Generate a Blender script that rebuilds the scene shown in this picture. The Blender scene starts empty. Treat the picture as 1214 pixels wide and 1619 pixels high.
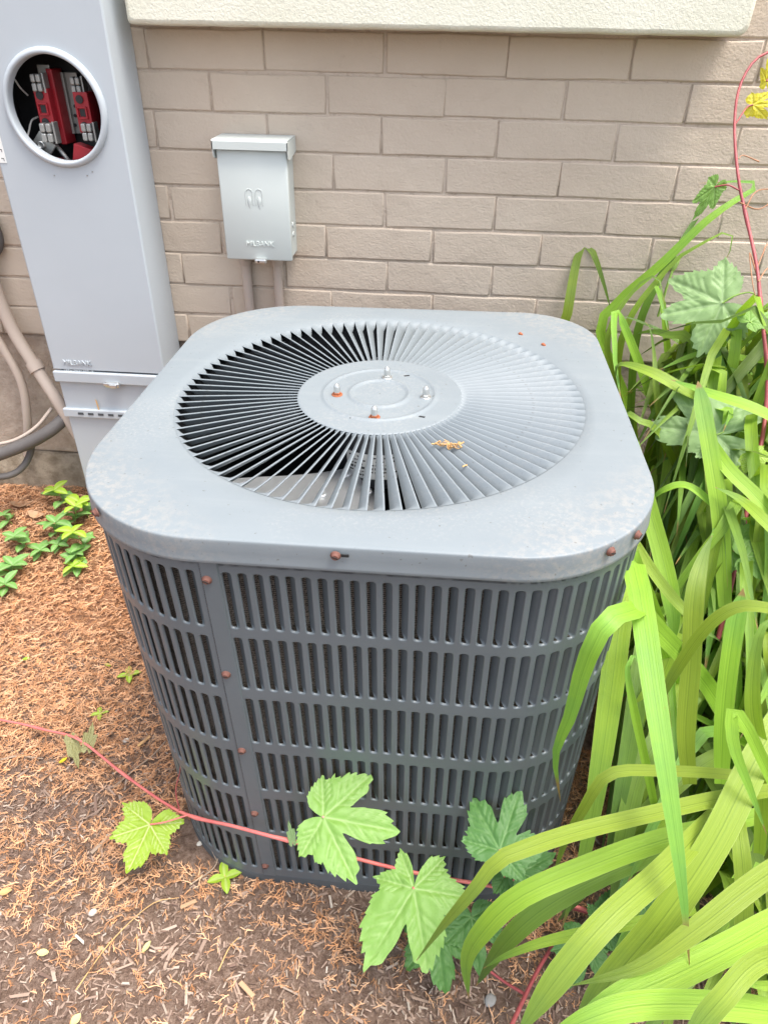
import bpy, math, random
import numpy as np
from mathutils import Vector, Matrix, Euler, noise
random.seed(7); np.random.seed(7)
S = bpy.context.scene
COL = S.collection
# ------------------------------------------------------------------ camera
CAM = Vector((0.06835, -1.37409, 1.26154)); CROT = Euler((0.97688, -0.0181, 0.08103), 'XYZ')
FPX, CX, CY = 1090.17, 607.0, 809.5
cd = bpy.data.cameras.new('camera'); cam = bpy.data.objects.new('camera', cd); COL.objects.link(cam)
cam.location = CAM; cam.rotation_euler = CROT
cd.sensor_fit = 'HORIZONTAL'; cd.sensor_width = 36; cd.lens = FPX / 1214 * 36; cd.clip_start = .02; cd.clip_end = 200
S.camera = cam
# ------------------------------------------------------------------ light
SUN_EL, SUN_AZ = math.radians(72), math.radians(115)       # azimuth measured from +y clockwise
w = bpy.data.worlds.new('World'); S.world = w; w.use_nodes = True
nt = w.node_tree; bg = nt.nodes['Background']
sky = nt.nodes.new('ShaderNodeTexSky'); sky.sky_type = 'NISHITA'; sky.sun_disc = False
sky.sun_elevation = SUN_EL; sky.sun_rotation = SUN_AZ; sky.air_density = 1.0; sky.dust_density = 3.0; sky.ozone_density = 1.0
hsv = nt.nodes.new('ShaderNodeHueSaturation'); hsv.inputs['Saturation'].default_value = .5   # thin cloud greys the blue
nt.links.new(sky.outputs[0], hsv.inputs['Color']); nt.links.new(hsv.outputs[0], bg.inputs[0]); bg.inputs[1].default_value = 0.15
sd = bpy.data.lights.new('sun', 'SUN'); sd.energy = 1.8; sd.angle = math.radians(28); sd.color = (1, .95, .87)
sun = bpy.data.objects.new('sun', sd); COL.objects.link(sun)
dv = Vector((math.sin(SUN_AZ) * math.cos(SUN_EL), math.cos(SUN_AZ) * math.cos(SUN_EL), math.sin(SUN_EL)))
sun.rotation_euler = dv.to_track_quat('Z', 'Y').to_euler(); sun.location = dv * 8
S.view_settings.view_transform = 'Standard'; S.view_settings.look = 'None'
S.view_settings.gamma = 1; S.view_settings.use_curve_mapping = False; S.view_settings.exposure = 1.5
S.render.engine = 'CYCLES'
RC = CROT.to_matrix()
def W(u, v, d):
    """point of the place seen at photograph pixel (u,v), d metres in front of the camera"""
    return CAM + RC @ (Vector(((u - CX) / FPX, -(v - CY) / FPX, -1)) * d)
def proj(P):
    q = RC.transposed() @ (Vector(P) - CAM)
    return CX + FPX * q.x / -q.z, CY - FPX * q.y / -q.z
def Wz(u, v, z):
    d = RC @ Vector(((u - CX) / FPX, -(v - CY) / FPX, -1)); return CAM + d * ((z - CAM.z) / d.z)
def Wy(u, v, y):
    d = RC @ Vector(((u - CX) / FPX, -(v - CY) / FPX, -1)); return CAM + d * ((y - CAM.y) / d.y)

# ------------------------------------------------------------------ materials
class Mat:
    def __init__(s, name, col=(.5, .5, .5), rough=.6, metal=0., spec=.5):
        s.m = bpy.data.materials.new(name); s.m.use_nodes = True; s.t = s.m.node_tree
        s.b = s.t.nodes['Principled BSDF']
        s.b.inputs['Base Color'].default_value = (*col, 1); s.b.inputs['Roughness'].default_value = rough
        s.b.inputs['Metallic'].default_value = metal; s.b.inputs['Specular IOR Level'].default_value = spec
        s.bump_last = None
    def n(s, typ, **k):
        x = s.t.nodes.new(typ)
        for a, b in k.items():
            if a.startswith('i_'): x.inputs[a[2:].replace('_', ' ')].default_value = b
            else: setattr(x, a, b)
        return x
    def l(s, a, b): s.t.links.new(a, b)
    def pos(s, kind='world'):
        if kind == 'world': return s.n('ShaderNodeNewGeometry').outputs['Position']
        return s.n('ShaderNodeTexCoord').outputs['Object']
    def mapped(s, src, sc):
        m = s.n('ShaderNodeMapping'); m.inputs['Scale'].default_value = sc; s.l(src, m.inputs[0]); return m.outputs[0]
    def noise(s, src, scale, detail=5, rough=.55, dist=0.):
        x = s.n('ShaderNodeTexNoise'); x.inputs['Scale'].default_value = scale; x.inputs['Detail'].default_value = detail
        x.inputs['Roughness'].default_value = rough; x.inputs['Distortion'].default_value = dist; s.l(src, x.inputs[0]); return x.outputs['Fac']
    def ramp(s, src, stops):
        x = s.n('ShaderNodeValToRGB'); e = x.color_ramp.elements
        while len(e) < len(stops): e.new(.5)
        for q, (p, c) in zip(e, stops): q.position = p; q.color = (*c, 1) if len(c) == 3 else c
        s.l(src, x.inputs[0]); return x.outputs[0]
    def mix(s, fac, a, b, mode='MIX'):
        x = s.n('ShaderNodeMix', data_type='RGBA', blend_type=mode)
        for sock, val in ((x.inputs[0], fac), (x.inputs[6], a), (x.inputs[7], b)):
            if isinstance(val, (int, float)): sock.default_value = val
            elif isinstance(val, tuple): sock.default_value = (*val, 1)
            else: s.l(val, sock)
        return x.outputs[2]
    def math(s, op, a, b=0.):
        x = s.n('ShaderNodeMath', operation=op)
        for sock, val in ((x.inputs[0], a), (x.inputs[1], b)):
            if isinstance(val, (int, float)): sock.default_value = val
            else: s.l(val, sock)
        return x.outputs[0]
    def color(s, src): s.l(src, s.b.inputs['Base Color'])
    def rough(s, src): s.l(src, s.b.inputs['Roughness'])
    def bump(s, h, dist=.001, strength=1.):
        x = s.n('ShaderNodeBump'); x.inputs['Distance'].default_value = dist; x.inputs['Strength'].default_value = strength
        s.l(h, x.inputs['Height'])
        if s.bump_last: s.l(s.bump_last, x.inputs['Normal'])
        s.bump_last = x.outputs[0]; s.l(x.outputs[0], s.b.inputs['Normal'])
    def translucent(s, col_socket, amt):
        tr = s.n('ShaderNodeBsdfTranslucent'); s.l(col_socket, tr.inputs[0])
        if s.bump_last: s.l(s.bump_last, tr.inputs['Normal'])
        mx = s.n('ShaderNodeMixShader'); mx.inputs[0].default_value = amt
        s.l(s.b.outputs[0], mx.inputs[1]); s.l(tr.outputs[0], mx.inputs[2])
        s.l(mx.outputs[0], s.t.nodes['Material Output'].inputs[0])

def wall_paint():
    a = Mat('painted_brick', rough=.75, spec=.3); P = a.pos()
    big = a.noise(P, 5, 4); fine = a.noise(a.mapped(P, (1, 1, 1.4)), 170, 4, .6)
    oi = a.n('ShaderNodeObjectInfo').outputs['Random']
    c = a.ramp(big, [(.3, (.50, .412, .325)), (.7, (.565, .475, .38))])
    c = a.mix(a.math('MULTIPLY', oi, .25), c, (.48, .385, .30))
    dirt = a.ramp(a.noise(P, 38, 8, .75), [(.60, (0, 0, 0)), (.78, (1, 1, 1))])
    c = a.mix(a.math('MULTIPLY', dirt, .22), c, (.22, .17, .13)); a.color(c)
    a.bump(a.noise(P, 30, 3), .0022); a.bump(fine, .0016, .9); return a.m
def mortar_paint():
    a = Mat('painted_mortar', rough=.85, spec=.2); P = a.pos()
    c = a.ramp(a.noise(P, 60, 6, .7), [(.28, (.38, .30, .235)), (.48, (.54, .45, .365))]); a.color(c)
    a.bump(a.noise(P, 120, 5, .7), .003); return a.m
def stucco():
    a = Mat('cream_stucco', rough=.85, spec=.2); P = a.pos()
    v = a.noise(P, 230, 3, .6, .4); a.color(a.ramp(a.noise(P, 6, 5), [(.3, (.70, .68, .55)), (.7, (.76, .74, .62))]))
    a.bump(v, .0016, 1.); return a.m
def concrete(name, c1, c2, sc=25):
    a = Mat(name, rough=.9, spec=.2); P = a.pos()
    a.color(a.ramp(a.noise(P, sc, 7, .65), [(.35, c1), (.65, c2)])); a.bump(a.noise(P, 60, 6, .7), .006); return a.m
def paint(name, col, rough=.4, var=.08, streak=False, speck=0., metal=0., spec=.5, dull=0.):
    a = Mat(name, col, rough, metal, spec); P = a.pos('obj')
    n1 = a.noise(P, 7, 6, .6); c = a.mix(n1, tuple(x * (1 - var) for x in col), tuple(min(1, x * (1 + var)) for x in col))
    if streak:
        st = a.ramp(a.noise(a.mapped(P, (30, 30, 1.5)), 1.5, 6, .65), [(.5, (0, 0, 0)), (.75, (1, 1, 1))])
        c = a.mix(a.math('MULTIPLY', st, .18), c, (.55, .56, .56))
    if speck:
        sp = a.ramp(a.noise(P, 240, 3, .7), [(.66, (0, 0, 0)), (.76, (1, 1, 1))])
        pt = a.ramp(a.noise(P, 9, 4, .6), [(.52, (0, 0, 0)), (.66, (1, 1, 1))])
        c = a.mix(a.math('MULTIPLY', a.math('MULTIPLY', sp, pt), speck), c, (.34, .31, .26))
    a.color(c)
    a.rough(a.math('ADD', a.math('MULTIPLY', a.noise(P, 35, 5, .7), .3), rough - .12))
    a.bump(a.noise(P, 420, 2), .0002, .5); a.bump(a.noise(P, 9, 2), .0012, .35)
    return a.m
M = {}
M['brick'] = wall_paint(); M['mortar'] = mortar_paint(); M['stucco'] = stucco()
M['foundation'] = concrete('painted_foundation', (.34, .27, .21), (.48, .395, .32))
M['footing'] = concrete('rough_concrete', (.17, .13, .09), (.33, .27, .20))
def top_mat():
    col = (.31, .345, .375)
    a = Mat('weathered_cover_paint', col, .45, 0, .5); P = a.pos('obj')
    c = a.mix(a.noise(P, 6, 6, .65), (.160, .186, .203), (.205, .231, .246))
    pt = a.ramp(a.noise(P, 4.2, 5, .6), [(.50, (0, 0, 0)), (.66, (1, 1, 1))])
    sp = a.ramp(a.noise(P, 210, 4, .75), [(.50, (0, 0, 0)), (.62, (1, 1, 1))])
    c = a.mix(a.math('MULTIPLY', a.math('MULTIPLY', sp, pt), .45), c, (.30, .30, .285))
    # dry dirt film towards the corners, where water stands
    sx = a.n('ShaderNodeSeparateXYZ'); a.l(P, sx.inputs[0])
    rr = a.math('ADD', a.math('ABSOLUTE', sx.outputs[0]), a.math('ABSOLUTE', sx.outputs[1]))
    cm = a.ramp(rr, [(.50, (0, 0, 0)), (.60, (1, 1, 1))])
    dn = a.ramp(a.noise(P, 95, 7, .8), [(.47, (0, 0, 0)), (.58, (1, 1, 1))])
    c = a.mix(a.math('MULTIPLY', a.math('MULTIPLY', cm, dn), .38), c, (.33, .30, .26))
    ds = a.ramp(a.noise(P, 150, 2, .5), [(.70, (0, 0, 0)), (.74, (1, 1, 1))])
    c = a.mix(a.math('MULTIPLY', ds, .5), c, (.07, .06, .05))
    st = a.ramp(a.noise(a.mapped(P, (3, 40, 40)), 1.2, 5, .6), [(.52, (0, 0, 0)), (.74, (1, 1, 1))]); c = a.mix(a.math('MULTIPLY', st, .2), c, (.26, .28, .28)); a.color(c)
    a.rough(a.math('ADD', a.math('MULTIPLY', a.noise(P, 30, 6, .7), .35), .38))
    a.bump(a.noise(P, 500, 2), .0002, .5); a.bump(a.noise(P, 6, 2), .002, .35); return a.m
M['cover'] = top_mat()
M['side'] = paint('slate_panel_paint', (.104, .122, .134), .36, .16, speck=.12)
M['base'] = paint('dark_base_paint', (.06, .067, .073), .5, .2, speck=.4)
M['dark'] = paint('black_interior', (.012, .013, .014), .6, .3)
M['galv'] = paint('meter_grey_paint', (.43, .465, .49), .4, .04, streak=False, speck=.12)
M['box'] = paint('box_grey_paint', (.52, .555, .53), .55, .04, streak=True, speck=.15)
M['steel'] = paint('zinc_steel', (.62, .62, .60), .3, .1, metal=.9)
M['dullsteel'] = paint('dull_steel', (.36, .36, .34), .45, .2, metal=.7)
M['alu'] = paint('fan_aluminium', (.66, .67, .67), .34, .15, metal=.65, speck=.4)
M['rust'] = paint('rusty_screw', (.15, .062, .045), .75, .35)
M['rust2'] = paint('orange_rust', (.30, .09, .035), .8, .3)
M['red'] = paint('red_plastic', (.32, .012, .02), .4, .1)
M['black'] = paint('black_plastic', (.015, .015, .016), .5, .2)
M['whitelabel'] = paint('white_label', (.75, .75, .72), .5, .03)
M['ink'] = paint('black_ink', (.02, .02, .02), .5, .1)
M['pipe'] = paint('painted_conduit', (.44, .36, .30), .6, .08, speck=.3)
M['pipe_dk'] = paint('grimy_cable', (.10, .09, .085), .6, .5, speck=.8)
M['wire'] = paint('white_wire', (.62, .60, .55), .5, .1)
M['twig'] = paint('dry_twig', (.30, .22, .16), .8, .25)
M['straw'] = paint('dry_flower', (.55, .33, .14), .8, .25)
M['greystone'] = paint('grey_pebble', (.26, .25, .24), .8, .2)
M['stone'] = paint('pale_pebble', (.52, .48, .42), .8, .2)
M['leafpale'] = paint('pale_fallen_leaf', (.52, .48, .20), .7, .2)
M['leafdry'] = paint('dry_brown_leaf', (.42, .26, .15), .7, .2)
def coil():
    a = Mat('coil_fins', rough=.6, metal=.2); P = a.pos('obj')
    wv = a.n('ShaderNodeTexWave'); wv.wave_type = 'BANDS'; wv.bands_direction = 'Z'; wv.inputs['Scale'].default_value = 95
    wv.inputs['Distortion'].default_value = 6; wv.inputs['Detail'].default_value = 2; wv.inputs['Detail Scale'].default_value = 9; a.l(P, wv.inputs[0])
    c = a.ramp(wv.outputs['Fac'], [(.2, (.06, .05, .042)), (.8, (.46, .39, .33))]); a.color(c)
    a.bump(wv.outputs['Fac'], .003); return a.m
M['coil'] = coil()
def soil():
    a = Mat('mulch_soil', rough=.95, spec=.15); P = a.pos()
    n1 = a.noise(P, 7, 6, .6); n2 = a.noise(P, 90, 8, .75)
    c = a.ramp(n2, [(.3, (.11, .065, .048)), (.5, (.24, .16, .12)), (.7, (.40, .29, .23))])
    c2 = a.ramp(n2, [(.3, (.16, .07, .035)), (.55, (.40, .20, .11)), (.75, (.55, .31, .18))])
    sx = a.n('ShaderNodeSeparateXYZ'); a.l(P, sx.inputs[0])
    up = a.math('ADD', a.math('MULTIPLY', sx.outputs[1], 1.3), 1.05)
    mk = a.ramp(a.math('ADD', a.math('MULTIPLY', n1, .9), a.math('SUBTRACT', up, .72)), [(.35, (0, 0, 0)), (.65, (1, 1, 1))])
    a.color(a.mix(mk, c, c2)); a.bump(n2, .012); a.bump(a.noise(P, 300, 4, .7), .003); return a.m
M['soil'] = soil()
def litter(name, rough=.85, tr=0.):
    a = Mat(name, rough=rough, spec=.2); at = a.n('ShaderNodeAttribute'); at.attribute_name = 'tint'
    P = a.pos(); c = a.mix(a.noise(P, 160, 4, .7), (.72, .72, .72), (1.15, 1.15, 1.15)); c = a.mix(1.0, at.outputs['Color'], c, 'MULTIPLY'); a.color(c)
    return a.m
M['litter'] = litter('cedar_and_chip_litter')
def strap(name, base, tip, tr=.35):
    a = Mat(name, rough=.42, spec=.45)
    uv = a.n('ShaderNodeUVMap').outputs[0]; sx = a.n('ShaderNodeSeparateXYZ'); a.l(uv, sx.inputs[0])
    oi = a.n('ShaderNodeObjectInfo').outputs['Random']
    stripe = a.noise(a.mapped(uv, (46, .6, 1)), 1.0, 3, .6)
    mott = a.noise(a.pos(), 16, 5, .6)
    c = a.ramp(a.math('ADD', sx.outputs[1], a.math('MULTIPLY', a.math('SUBTRACT', mott, .5), .5)), [(.05, tuple(x * 1.05 for x in base)), (.65, base), (1.0, tip)])
    hs = a.n('ShaderNodeHueSaturation'); a.l(c, hs.inputs['Color'])
    a.l(a.math('ADD', a.math('MULTIPLY', oi, .035), .482), hs.inputs['Hue'])
    a.l(a.math('ADD', a.math('MULTIPLY', oi, .5), .72), hs.inputs['Value'])
    c = a.mix(a.ramp(stripe, [(.35, (0, 0, 0)), (.65, (.8, .8, .8))]), hs.outputs[0], a.mix(1., hs.outputs[0], (.62, .72, .6), 'MULTIPLY'))
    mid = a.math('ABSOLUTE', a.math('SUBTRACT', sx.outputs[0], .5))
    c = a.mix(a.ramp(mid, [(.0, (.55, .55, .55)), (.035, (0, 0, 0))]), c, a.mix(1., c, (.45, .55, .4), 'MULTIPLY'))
    br = a.ramp(a.noise(a.pos(), 21, 3, .5), [(.755, (0, 0, 0)), (.79, (1, 1, 1))])
    c = a.mix(a.math('MULTIPLY', br, .8), c, (.38, .16, .04))
    edge = a.ramp(mid, [(.485, (0, 0, 0)), (.5, (.4, .4, .4))]); c = a.mix(edge, c, (.5, .55, .25))
    c = a.mix(a.ramp(a.math('ADD', sx.outputs[1], a.math('MULTIPLY', oi, .035)), [(.985, (0, 0, 0)), (1.0, (.9, .9, .9))]), c, (.34, .20, .08))
    a.color(c); a.bump(stripe, .0009, .8)
    a.translucent(a.mix(1., c, (1.1, 1.15, .6), 'MULTIPLY'), tr); return a.m
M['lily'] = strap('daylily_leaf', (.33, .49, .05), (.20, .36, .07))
M['lily_dark'] = strap('dark_daylily_leaf', (.19, .32, .04), (.11, .20, .05), .3)  # darker green blades, mixed among the others for variety
def grape(name, col, vein, tr=.3, mot=.15):
    a = Mat(name, rough=.5, spec=.4); at = a.n('ShaderNodeAttribute'); at.attribute_name = 'vein'
    P = a.pos(); n1 = a.noise(P, 45, 5, .65)
    c = a.mix(n1, tuple(x * (1 - mot) for x in col), tuple(x * (1 + mot) for x in col))
    sp = a.ramp(a.noise(P, 260, 3, .6), [(.6, (0, 0, 0)), (.72, (.35, .35, .35))]); c = a.mix(sp, c, tuple(x * .6 for x in col))
    c = a.mix(a.math('MULTIPLY', at.outputs['Fac'], .75), c, vein); a.color(c); a.bump(n1, .002, .5)
    a.translucent(a.mix(1., c, (1.15, 1.2, .6), 'MULTIPLY'), tr); return a.m
M['g_yellow'] = grape('young_grape_leaf', (.27, .42, .03), (.55, .62, .28))
M['g_light'] = grape('light_grape_leaf', (.185, .345, .07), (.29, .43, .15))
M['g_pale'] = grape('pale_grape_leaf', (.24, .37, .15), (.33, .46, .23))
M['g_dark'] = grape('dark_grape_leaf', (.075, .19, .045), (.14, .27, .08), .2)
M['g_gold'] = grape('golden_grape_leaf', (.62, .55, .03), (.7, .68, .2))
M['g_dry'] = grape('withered_grape_leaf', (.30, .30, .13), (.42, .38, .22))
def stem(name, c1, c2):
    a = Mat(name, rough=.45, spec=.4); P = a.pos(); a.color(a.ramp(a.noise(P, 14, 5, .6), [(.35, c1), (.65, c2)])); a.bump(a.noise(P, 150, 3), .0008); return a.m
M['redstem'] = stem('pink_red_vine', (.55, .12, .12), (.66, .20, .17))
M['darkstem'] = stem('wine_red_vine', (.26, .05, .06), (.40, .09, .09))
M['greenstem'] = stem('green_stem', (.20, .33, .06), (.28, .42, .09))
M['tan_stem'] = stem('brown_tendril', (.30, .14, .07), (.45, .22, .12))
M['vinca'] = grape('periwinkle_leaf', (.16, .33, .08), (.3, .42, .2), .2)
M['vinca_y'] = grape('young_periwinkle_leaf', (.33, .50, .04), (.5, .6, .2), .3)

# ------------------------------------------------------------------ helpers
class MB:
    def __init__(s): s.v = []; s.f = []; s.sm = []; s.mi = []
    def add(s, vs, fs, smooth=True, mi=0):
        o = len(s.v); s.v += [tuple(p) for p in vs]; s.f += [tuple(i + o for i in f) for f in fs]; s.sm += [smooth] * len(fs); s.mi += [mi] * len(fs); return s
    def grid(s, rows, closed=False, smooth=True, mi=0, flip=False):
        n = len(rows[0]); vs = [p for r in rows for p in r]; fs = []
        for i in range(len(rows) - 1):
            for j in range(n if closed else n - 1):
                k = (j + 1) % n; q = (i * n + j, i * n + k, (i + 1) * n + k, (i + 1) * n + j)
                fs.append(q[::-1] if flip else q)
        return s.add(vs, fs, smooth, mi)
    def box(s, c, d, bev=0., smooth=False, mi=0):
        x, y, z = [q / 2 for q in d]; b = min(bev, x * .9, y * .9, z * .9)
        if b <= 0:
            vs = [(c[0] + i * x, c[1] + j * y, c[2] + k * z) for k in (-1, 1) for j in (-1, 1) for i in (-1, 1)]
            return s.add(vs, [(0, 2, 3, 1), (4, 5, 7, 6), (0, 1, 5, 4), (2, 6, 7, 3), (0, 4, 6, 2), (1, 3, 7, 5)], smooth, mi)
        rings = []
        for (ix, kz) in ((-b, -z), (-b * .3, -z + b * .3), (0, -z + b), (0, z - b), (-b * .3, z - b * .3), (-b, z)):
            r = []
            X, Y = x + ix, y + ix; cr = b
            for sx, sy, a0 in ((1, 1, 0), (-1, 1, 90), (-1, -1, 180), (1, -1, 270)):
                for a in (0, 45, 90):
                    t = math.radians(a0 + a); q = max(cr + ix * .5, b * .3)
                    r.append((c[0] + sx * (X - q) + q * math.cos(t), c[1] + sy * (Y - q) + q * math.sin(t), c[2] + kz))
            rings.append(r)
        s.grid(rings, True, smooth, mi); o = len(s.v)
        s.add(rings[0][::-1], [tuple(range(12))], False, mi); s.add(rings[-1], [tuple(range(12))], False, mi); return s
    def lathe(s, prof, n=24, c=(0, 0, 0), axis='z', smooth=True, cap=True, mi=0):
        rows = []
        for r, h in prof:
            rr = []
            for i in range(n):
                t = 2 * math.pi * i / n; x, y = r * math.cos(t), r * math.sin(t)
                p = {'z': (x, y, h), 'y': (x, -h, y), 'x': (h, x, y)}[axis]
                rr.append((p[0] + c[0], p[1] + c[1], p[2] + c[2]))
            rows.append(rr)
        s.grid(rows, True, smooth, mi)
        if cap: s.add(rows[-1], [tuple(range(n))], False, mi); s.add(rows[0][::-1], [tuple(range(n))], False, mi)
        return s
    def tube(s, pts, rad, n=8, smooth=True, mi=0, wob=0.):
        pts = [Vector(p) for p in pts]; rows = []; up = Vector((0, 0, 1)); prev = None
        for i, p in enumerate(pts):
            t = (pts[min(i + 1, len(pts) - 1)] - pts[max(i - 1, 0)])
            t = t.normalized() if t.length > 1e-9 else Vector((0, 0, 1))
            if prev is None: a = t.cross(up if abs(t.z) < .9 else Vector((1, 0, 0))).normalized()
            else:
                a = prev - t * prev.dot(t); a.normalize()
            prev = a; b = t.cross(a); r = rad(i / (len(pts) - 1)) if callable(rad) else rad
            rows.append([p + (a * math.cos(2 * math.pi * k / n) + b * math.sin(2 * math.pi * k / n)) * r * (1 + wob * random.uniform(-1, 1)) for k in range(n)])
        s.grid(rows, True, smooth, mi, True); s.add(rows[0], [tuple(range(n))], False, mi); s.add(rows[-1][::-1], [tuple(range(n))], False, mi); return s
    def mesh(s, name, mats):
        m = bpy.data.meshes.new(name); m.from_pydata(s.v, [], s.f)
        m.polygons.foreach_set('use_smooth', s.sm)
        for q in (mats if isinstance(mats, (list, tuple)) else [mats]): m.materials.append(q)
        if any(s.mi): m.polygons.foreach_set('material_index', s.mi)
        m.update(); return m
    def build(s, name, mats, parent=None, **kw): return link(name, s.mesh(name, mats), parent, **kw)
def link(name, mesh, parent=None, loc=None, rot=None, scale=None):
    o = bpy.data.objects.new(name, mesh); COL.objects.link(o)
    if parent: o.parent = parent
    if loc is not None: o.location = loc
    if rot is not None: o.rotation_euler = rot
    if scale is not None: o.scale = scale
    return o
def tag(o, label=None, cat=None, group=None, kind=None):
    for k, v in (('label', label), ('category', cat), ('group', group), ('kind', kind)):
        if v: o[k] = v
    return o
def empty(name, loc=(0, 0, 0), rot=(0, 0, 0), **k):
    o = bpy.data.objects.new(name, None); COL.objects.link(o); o.location = loc; o.rotation_euler = rot; o.empty_display_size = .05; return tag(o, **k)
def part(name, mesh, parent, wpt=True):
    """world-space mesh hung under a thing that stands at parent.location (unrotated)"""
    o = link(name, mesh, parent); o.location = -parent.location; return o
def spline(P, n):
    P = [Vector(p) for p in P]; Q = [P[0] * 2 - P[1]] + P + [P[-1] * 2 - P[-2]]; out = []
    L = [0]
    for a, b in zip(P, P[1:]): L.append(L[-1] + max((b - a).length, 1e-6))
    for i in range(n + 1):
        s = L[-1] * i / n; k = 0
        while k < len(P) - 2 and s > L[k + 1]: k += 1
        t = (s - L[k]) / (L[k + 1] - L[k]); a, b, c, d = Q[k:k + 4]
        out.append(.5 * ((2 * b) + (c - a) * t + (2 * a - 5 * b + 4 * c - d) * t * t + (3 * b - a - 3 * c + d) * t ** 3))
    return out
def sstep(a, b, x):
    t = min(1, max(0, (x - a) / (b - a))); return t * t * (3 - 2 * t)
def text_mesh(txt, size, extr, mat, bev=.0):
    c = bpy.data.curves.new('t', 'FONT'); c.body = txt; c.size = size; c.extrude = extr; c.bevel_depth = bev; c.align_x = 'CENTER'; c.align_y = 'CENTER'; c.resolution_u = 3
    o = bpy.data.objects.new('t', c); COL.objects.link(o); dg = bpy.context.evaluated_depsgraph_get(); dg.update()
    m = bpy.data.meshes.new_from_object(o.evaluated_get(dg)); bpy.data.objects.remove(o); m.materials.clear(); m.materials.append(mat); return m

# ------------------------------------------------------------------ ground
WALLY = .275
def gz(x, y):
    slope = .17 * sstep(-.42, .28, y)
    under = sstep(-.50, -.36, x) * (1 - sstep(.42, .6, x))
    slope *= 1 - .75 * under
    f = -.02 * sstep(-.5, -1.2, y)
    n = noise.noise(Vector((x * 4, y * 4, 1))) * .014 + noise.noise(Vector((x * 14, y * 14, 5))) * .006
    base = sstep(.46, .36, abs(x)) * sstep(.48, .38, abs(y + .35)) if abs(x) < .5 else 0
    n += noise.noise(Vector((x * 40, y * 40, 9))) * .003
    return slope + f + n * (1 - base) + .006
def ground():
    xs = np.concatenate([np.linspace(-7, -1.7, 12)[:-1], np.linspace(-1.7, 1.5, 230), np.linspace(1.5, 7, 12)[1:]])
    ys = np.concatenate([np.linspace(-7, -1.3, 12)[:-1], np.linspace(-1.3, .40, 130)])
    vs = [(x, y, gz(x, y)) for y in ys for x in xs]; n = len(xs)
    fs = [(j * n + i, j * n + i + 1, (j + 1) * n + i + 1, (j + 1) * n + i) for j in range(len(ys) - 1) for i in range(n - 1)]
    m = MB(); m.add(vs, fs); tag(m.build('ground', M['soil']), kind='structure')
ground()

# ------------------------------------------------------------------ house wall
PITCH, CRS, X0, Z0 = .24384, .07286, -.3054, 1.287
wall = empty('brick_wall', (0, WALLY, 0), label='beige painted brick house wall behind the air conditioner', cat='wall')
NC = 9
m = MB(); m.box((0, .123, (Z0 - NC * CRS + 2.1) / 2), (7, .242, 2.1 - (Z0 - NC * CRS))); m.build('mortar', M['mortar'], wall)
def brick_mesh(k, w, h):
    rnd = random.Random(k); mb = MB(); rings = []
    for (ins, y) in ((0, .006), (0, .0015), (.0010, -.0008), (.0032, -.0015)):
        r = []
        pts = []
        nx, nz = 4, 2
        X, Z = w / 2 - ins, h / 2 - ins; rc = .003
        for i in range(nx): pts.append((-X + 2 * X * i / nx, -Z))
        for i in range(nz): pts.append((X, -Z + 2 * Z * i / nz))
        for i in range(nx): pts.append((X - 2 * X * i / nx, Z))
        for i in range(nz): pts.append((-X, Z - 2 * Z * i / nz))
        rings.append([(a, y, b) for a, b in pts])
    jit = [(rnd.gauss(0, .0006), rnd.gauss(0, .0007)) for _ in range(12)]
    rings = [[(p[0] + jit[i][0], p[1] + (rnd.gauss(0, .0004) if q > 1 else 0), p[2] + jit[i][1]) for i, p in enumerate(r)] for q, r in enumerate(rings)]
    mb.grid(rings, True); c = rings[-1]; mb.add(c + [(0, -.002, 0)], [(i, (i + 1) % 12, 12) for i in range(12)]); return mb.mesh('brick', M['brick'])
BW, BH = PITCH - .0032, CRS - .0040
bms = [brick_mesh(k, BW, BH) for k in range(7)]
COFF = [-.003, 0, -.007, .011, .003, -.008, .011, 0, .004, -.005]
for c in range(-3, NC):
    off = COFF[c] if c >= 0 else .003 * c
    for k in range(-5, 6):
        x = X0 + (k + (.5 if c % 2 else 0)) * PITCH + PITCH / 2 + off
        if x < -1.45 or x > 1.25: continue
        if c < 0 and -.44 < x < .48: continue
        link('brick', random.choice(bms), wall, (x + random.gauss(0, .0012), random.gauss(0, .0006) , Z0 - (c + .5) * CRS + random.gauss(0, .0006)), (0, random.gauss(0, .003), random.gauss(0, .003)))
# half bricks that close the sill course
# foundation
m = MB(); zt = Z0 - NC * CRS
m.box((0, .14, (zt - .003 + .28) / 2), (7, .262, zt - .003 - .28), .006); m.build('foundation', M['foundation'], wall)
rows = []
for j in range(7):
    z = .278 - .07 * j; rows.append([(x, -.01 - .03 * sstep(0, 3, j) + .014 * noise.noise(Vector((x * 7, z * 9, 3))) + .006 * noise.noise(Vector((x * 30, z * 30, 3))) , z + .01 * noise.noise(Vector((x * 5, j, 0)))) for x in np.linspace(-2.2, 2, 150)])
m = MB(); m.grid([[(x, .2, z) for x, y, z in rows[0]]] + rows, flip=True); m.build('footing', M['footing'], wall)
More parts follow.
